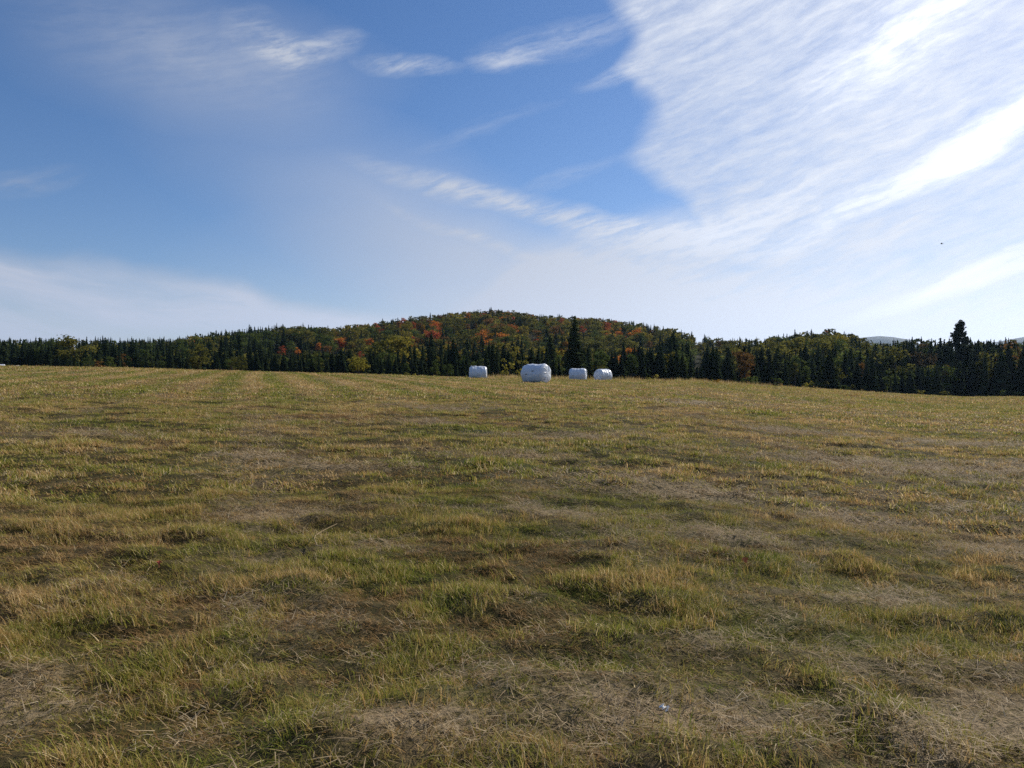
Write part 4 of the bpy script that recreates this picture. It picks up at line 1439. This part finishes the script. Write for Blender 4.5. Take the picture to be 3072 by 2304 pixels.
M_leafred, M_leafor = plain_material('fallen_red_leaf', (0.42, 0.06, 0.025)), plain_material('fallen_orange_leaf', (0.48, 0.12, 0.03))
leaf_thing(746, 564, 0.050, M_leafor, 'orange-red fallen leaf standing in the grass in the right half of the field', 1)
leaf_thing(159, 565, 0.034, M_leafred, 'red fallen leaf in the grass in the left half of the field', 2)

M_scrap = plain_material('white_scrap', (0.82, 0.82, 0.80), 0.35)
x, y = px_on(664, 707, 0.06)
rs = np.random.default_rng(5)
V, Fc = [], []
for i in range(6):
    for j in range(4):
        V.append((i * 0.009 - 0.02, j * 0.007 - 0.01, 0.010 * math.sin(i * 1.3) + 0.012 * math.sin(j * 1.9 + i) + rs.normal(0, 0.002)))
for i in range(5):
    for j in range(3):
        Fc.append((i * 4 + j, i * 4 + j + 1, i * 4 + j + 5, i * 4 + j + 4))
o = obj('film_scrap', mesh('film_scrap', V, Fc, M_scrap, True), None, (x, y, float(ground_z(x, y)) + 0.055))
o.rotation_euler = (0.7, 0.2, 0.6)
tag(o, 'tiny crumpled white scrap lying on the dry straw in the foreground', 'scrap')


def stem(px0, py0, px1, py1, lab, bend, lift=0.05, r=0.0022):
    a = np.array(px_on(px0, py0, lift))
    b = np.array(px_on(px1, py1, lift))
    pts = []
    for q in np.linspace(0, 1, 7):
        p = a * (1 - q) + b * q
        nrm = np.array([-(b - a)[1], (b - a)[0]])
        p = p + nrm * bend * math.sin(q * math.pi)
        pts.append((p[0], p[1], float(ground_z(p[0], p[1])) + lift + 0.03 * q))
    o3 = np.array(pts[0])
    v, f = tube(np.array(pts) - o3, [r * (1.1 - 0.5 * q) for q in np.linspace(0, 1, 7)], 5)
    o = obj('straw_stem', mesh('straw_stem', v, f, M_straw, True), None, tuple(o3))
    o.data.attributes.new('tone', 'FLOAT', 'FACE').data.foreach_set('value', np.full(len(f), 0.65, np.float32))
    tag(o, lab, 'straw stem', 'long single straw stems on the grass')


stem(322, 547, 337, 528, 'long pale forked-looking straw stem lying on grass left of centre', 0.12, 0.05, 0.004)
stem(972, 656, 1030, 674, 'long thin pale straw stem running off the right edge of the picture', -0.03, 0.09)

M_yel = plain_material('yellow_petals', (0.75, 0.55, 0.04))
for i, (px, py) in enumerate(((318.4, 378.6), (316.0, 378.9))):
    x, y = px_ground(px, py)
    V, Fc = [(0, 0, 0.10)], []
    for k in range(12):
        a = 2 * math.pi * k / 12
        V.append((0.055 * math.cos(a), 0.055 * math.sin(a), 0.115 + 0.02 * (k % 2)))
    Fc = [(0, k + 1, (k + 1) % 12 + 1) for k in range(12)]
    root = bpy.data.objects.new('dandelion', None)
    link(root)
    root.location = (x, y, float(ground_z(x, y)))
    tag(root, ('yellow flower in the far grass below the bright orange-red maple', 'paler yellow flower just left of the other yellow one')[i], 'flower', 'yellow flowers in the far grass')
    obj('petals', mesh('petals', V, Fc, M_yel), root)
    v, f = tube([(0, 0, -0.01), (0.005, 0, 0.06), (0, 0, 0.10)], [0.006, 0.005, 0.005], 4)
    obj('stalk', mesh('stalk', v, f, M_green), root)

# a distant bird
M_bird = plain_material('bird_feathers', (0.035, 0.033, 0.035))
d = ray(941.8, 243.8) * 130
root = bpy.data.objects.new('bird', None)
link(root)
root.location = (d[0], d[1], EYE + d[2])
root.rotation_euler = (0.1, 0.15, 1.1)
tag(root, 'tiny dark bird flying in the pale sky at right', 'bird')
v, f = tube([(0, -0.26, 0), (0, -0.16, 0.01), (0, 0, 0), (0, 0.12, 0.01), (0, 0.2, 0.02), (0, 0.25, 0.01)], [0.012, 0.03, 0.06, 0.055, 0.035, 0.006], 8)
obj('body', mesh('body', v, f, M_bird, True), root)
for sd in (-1, 1):
    V = [(0.03 * sd, 0.09, 0.01), (0.03 * sd, -0.06, 0.0), (0.22 * sd, 0.12, 0.08), (0.22 * sd, -0.05, 0.07), (0.42 * sd, 0.05, 0.06), (0.42 * sd, -0.06, 0.05), (0.5 * sd, -0.07, 0.04),
         (0.03 * sd, 0.02, -0.015), (0.22 * sd, 0.03, 0.055), (0.42 * sd, 0.0, 0.04)]
    Fc = [(0, 2, 3, 1), (2, 4, 5, 3), (4, 6, 5), (0, 7, 8, 2), (7, 1, 3, 8), (2, 8, 9, 4), (8, 3, 5, 9), (4, 9, 6), (9, 5, 6)]
    obj('wing', mesh('wing', V, Fc, M_bird), root)
V = [(-0.02, -0.22, 0), (0.02, -0.22, 0), (0.05, -0.36, 0.005), (-0.05, -0.36, 0.005), (0, -0.28, 0.015)]
obj('tail', mesh('tail', V, [(0, 4, 3), (0, 1, 4), (1, 2, 4), (2, 3, 4)], M_bird), root)
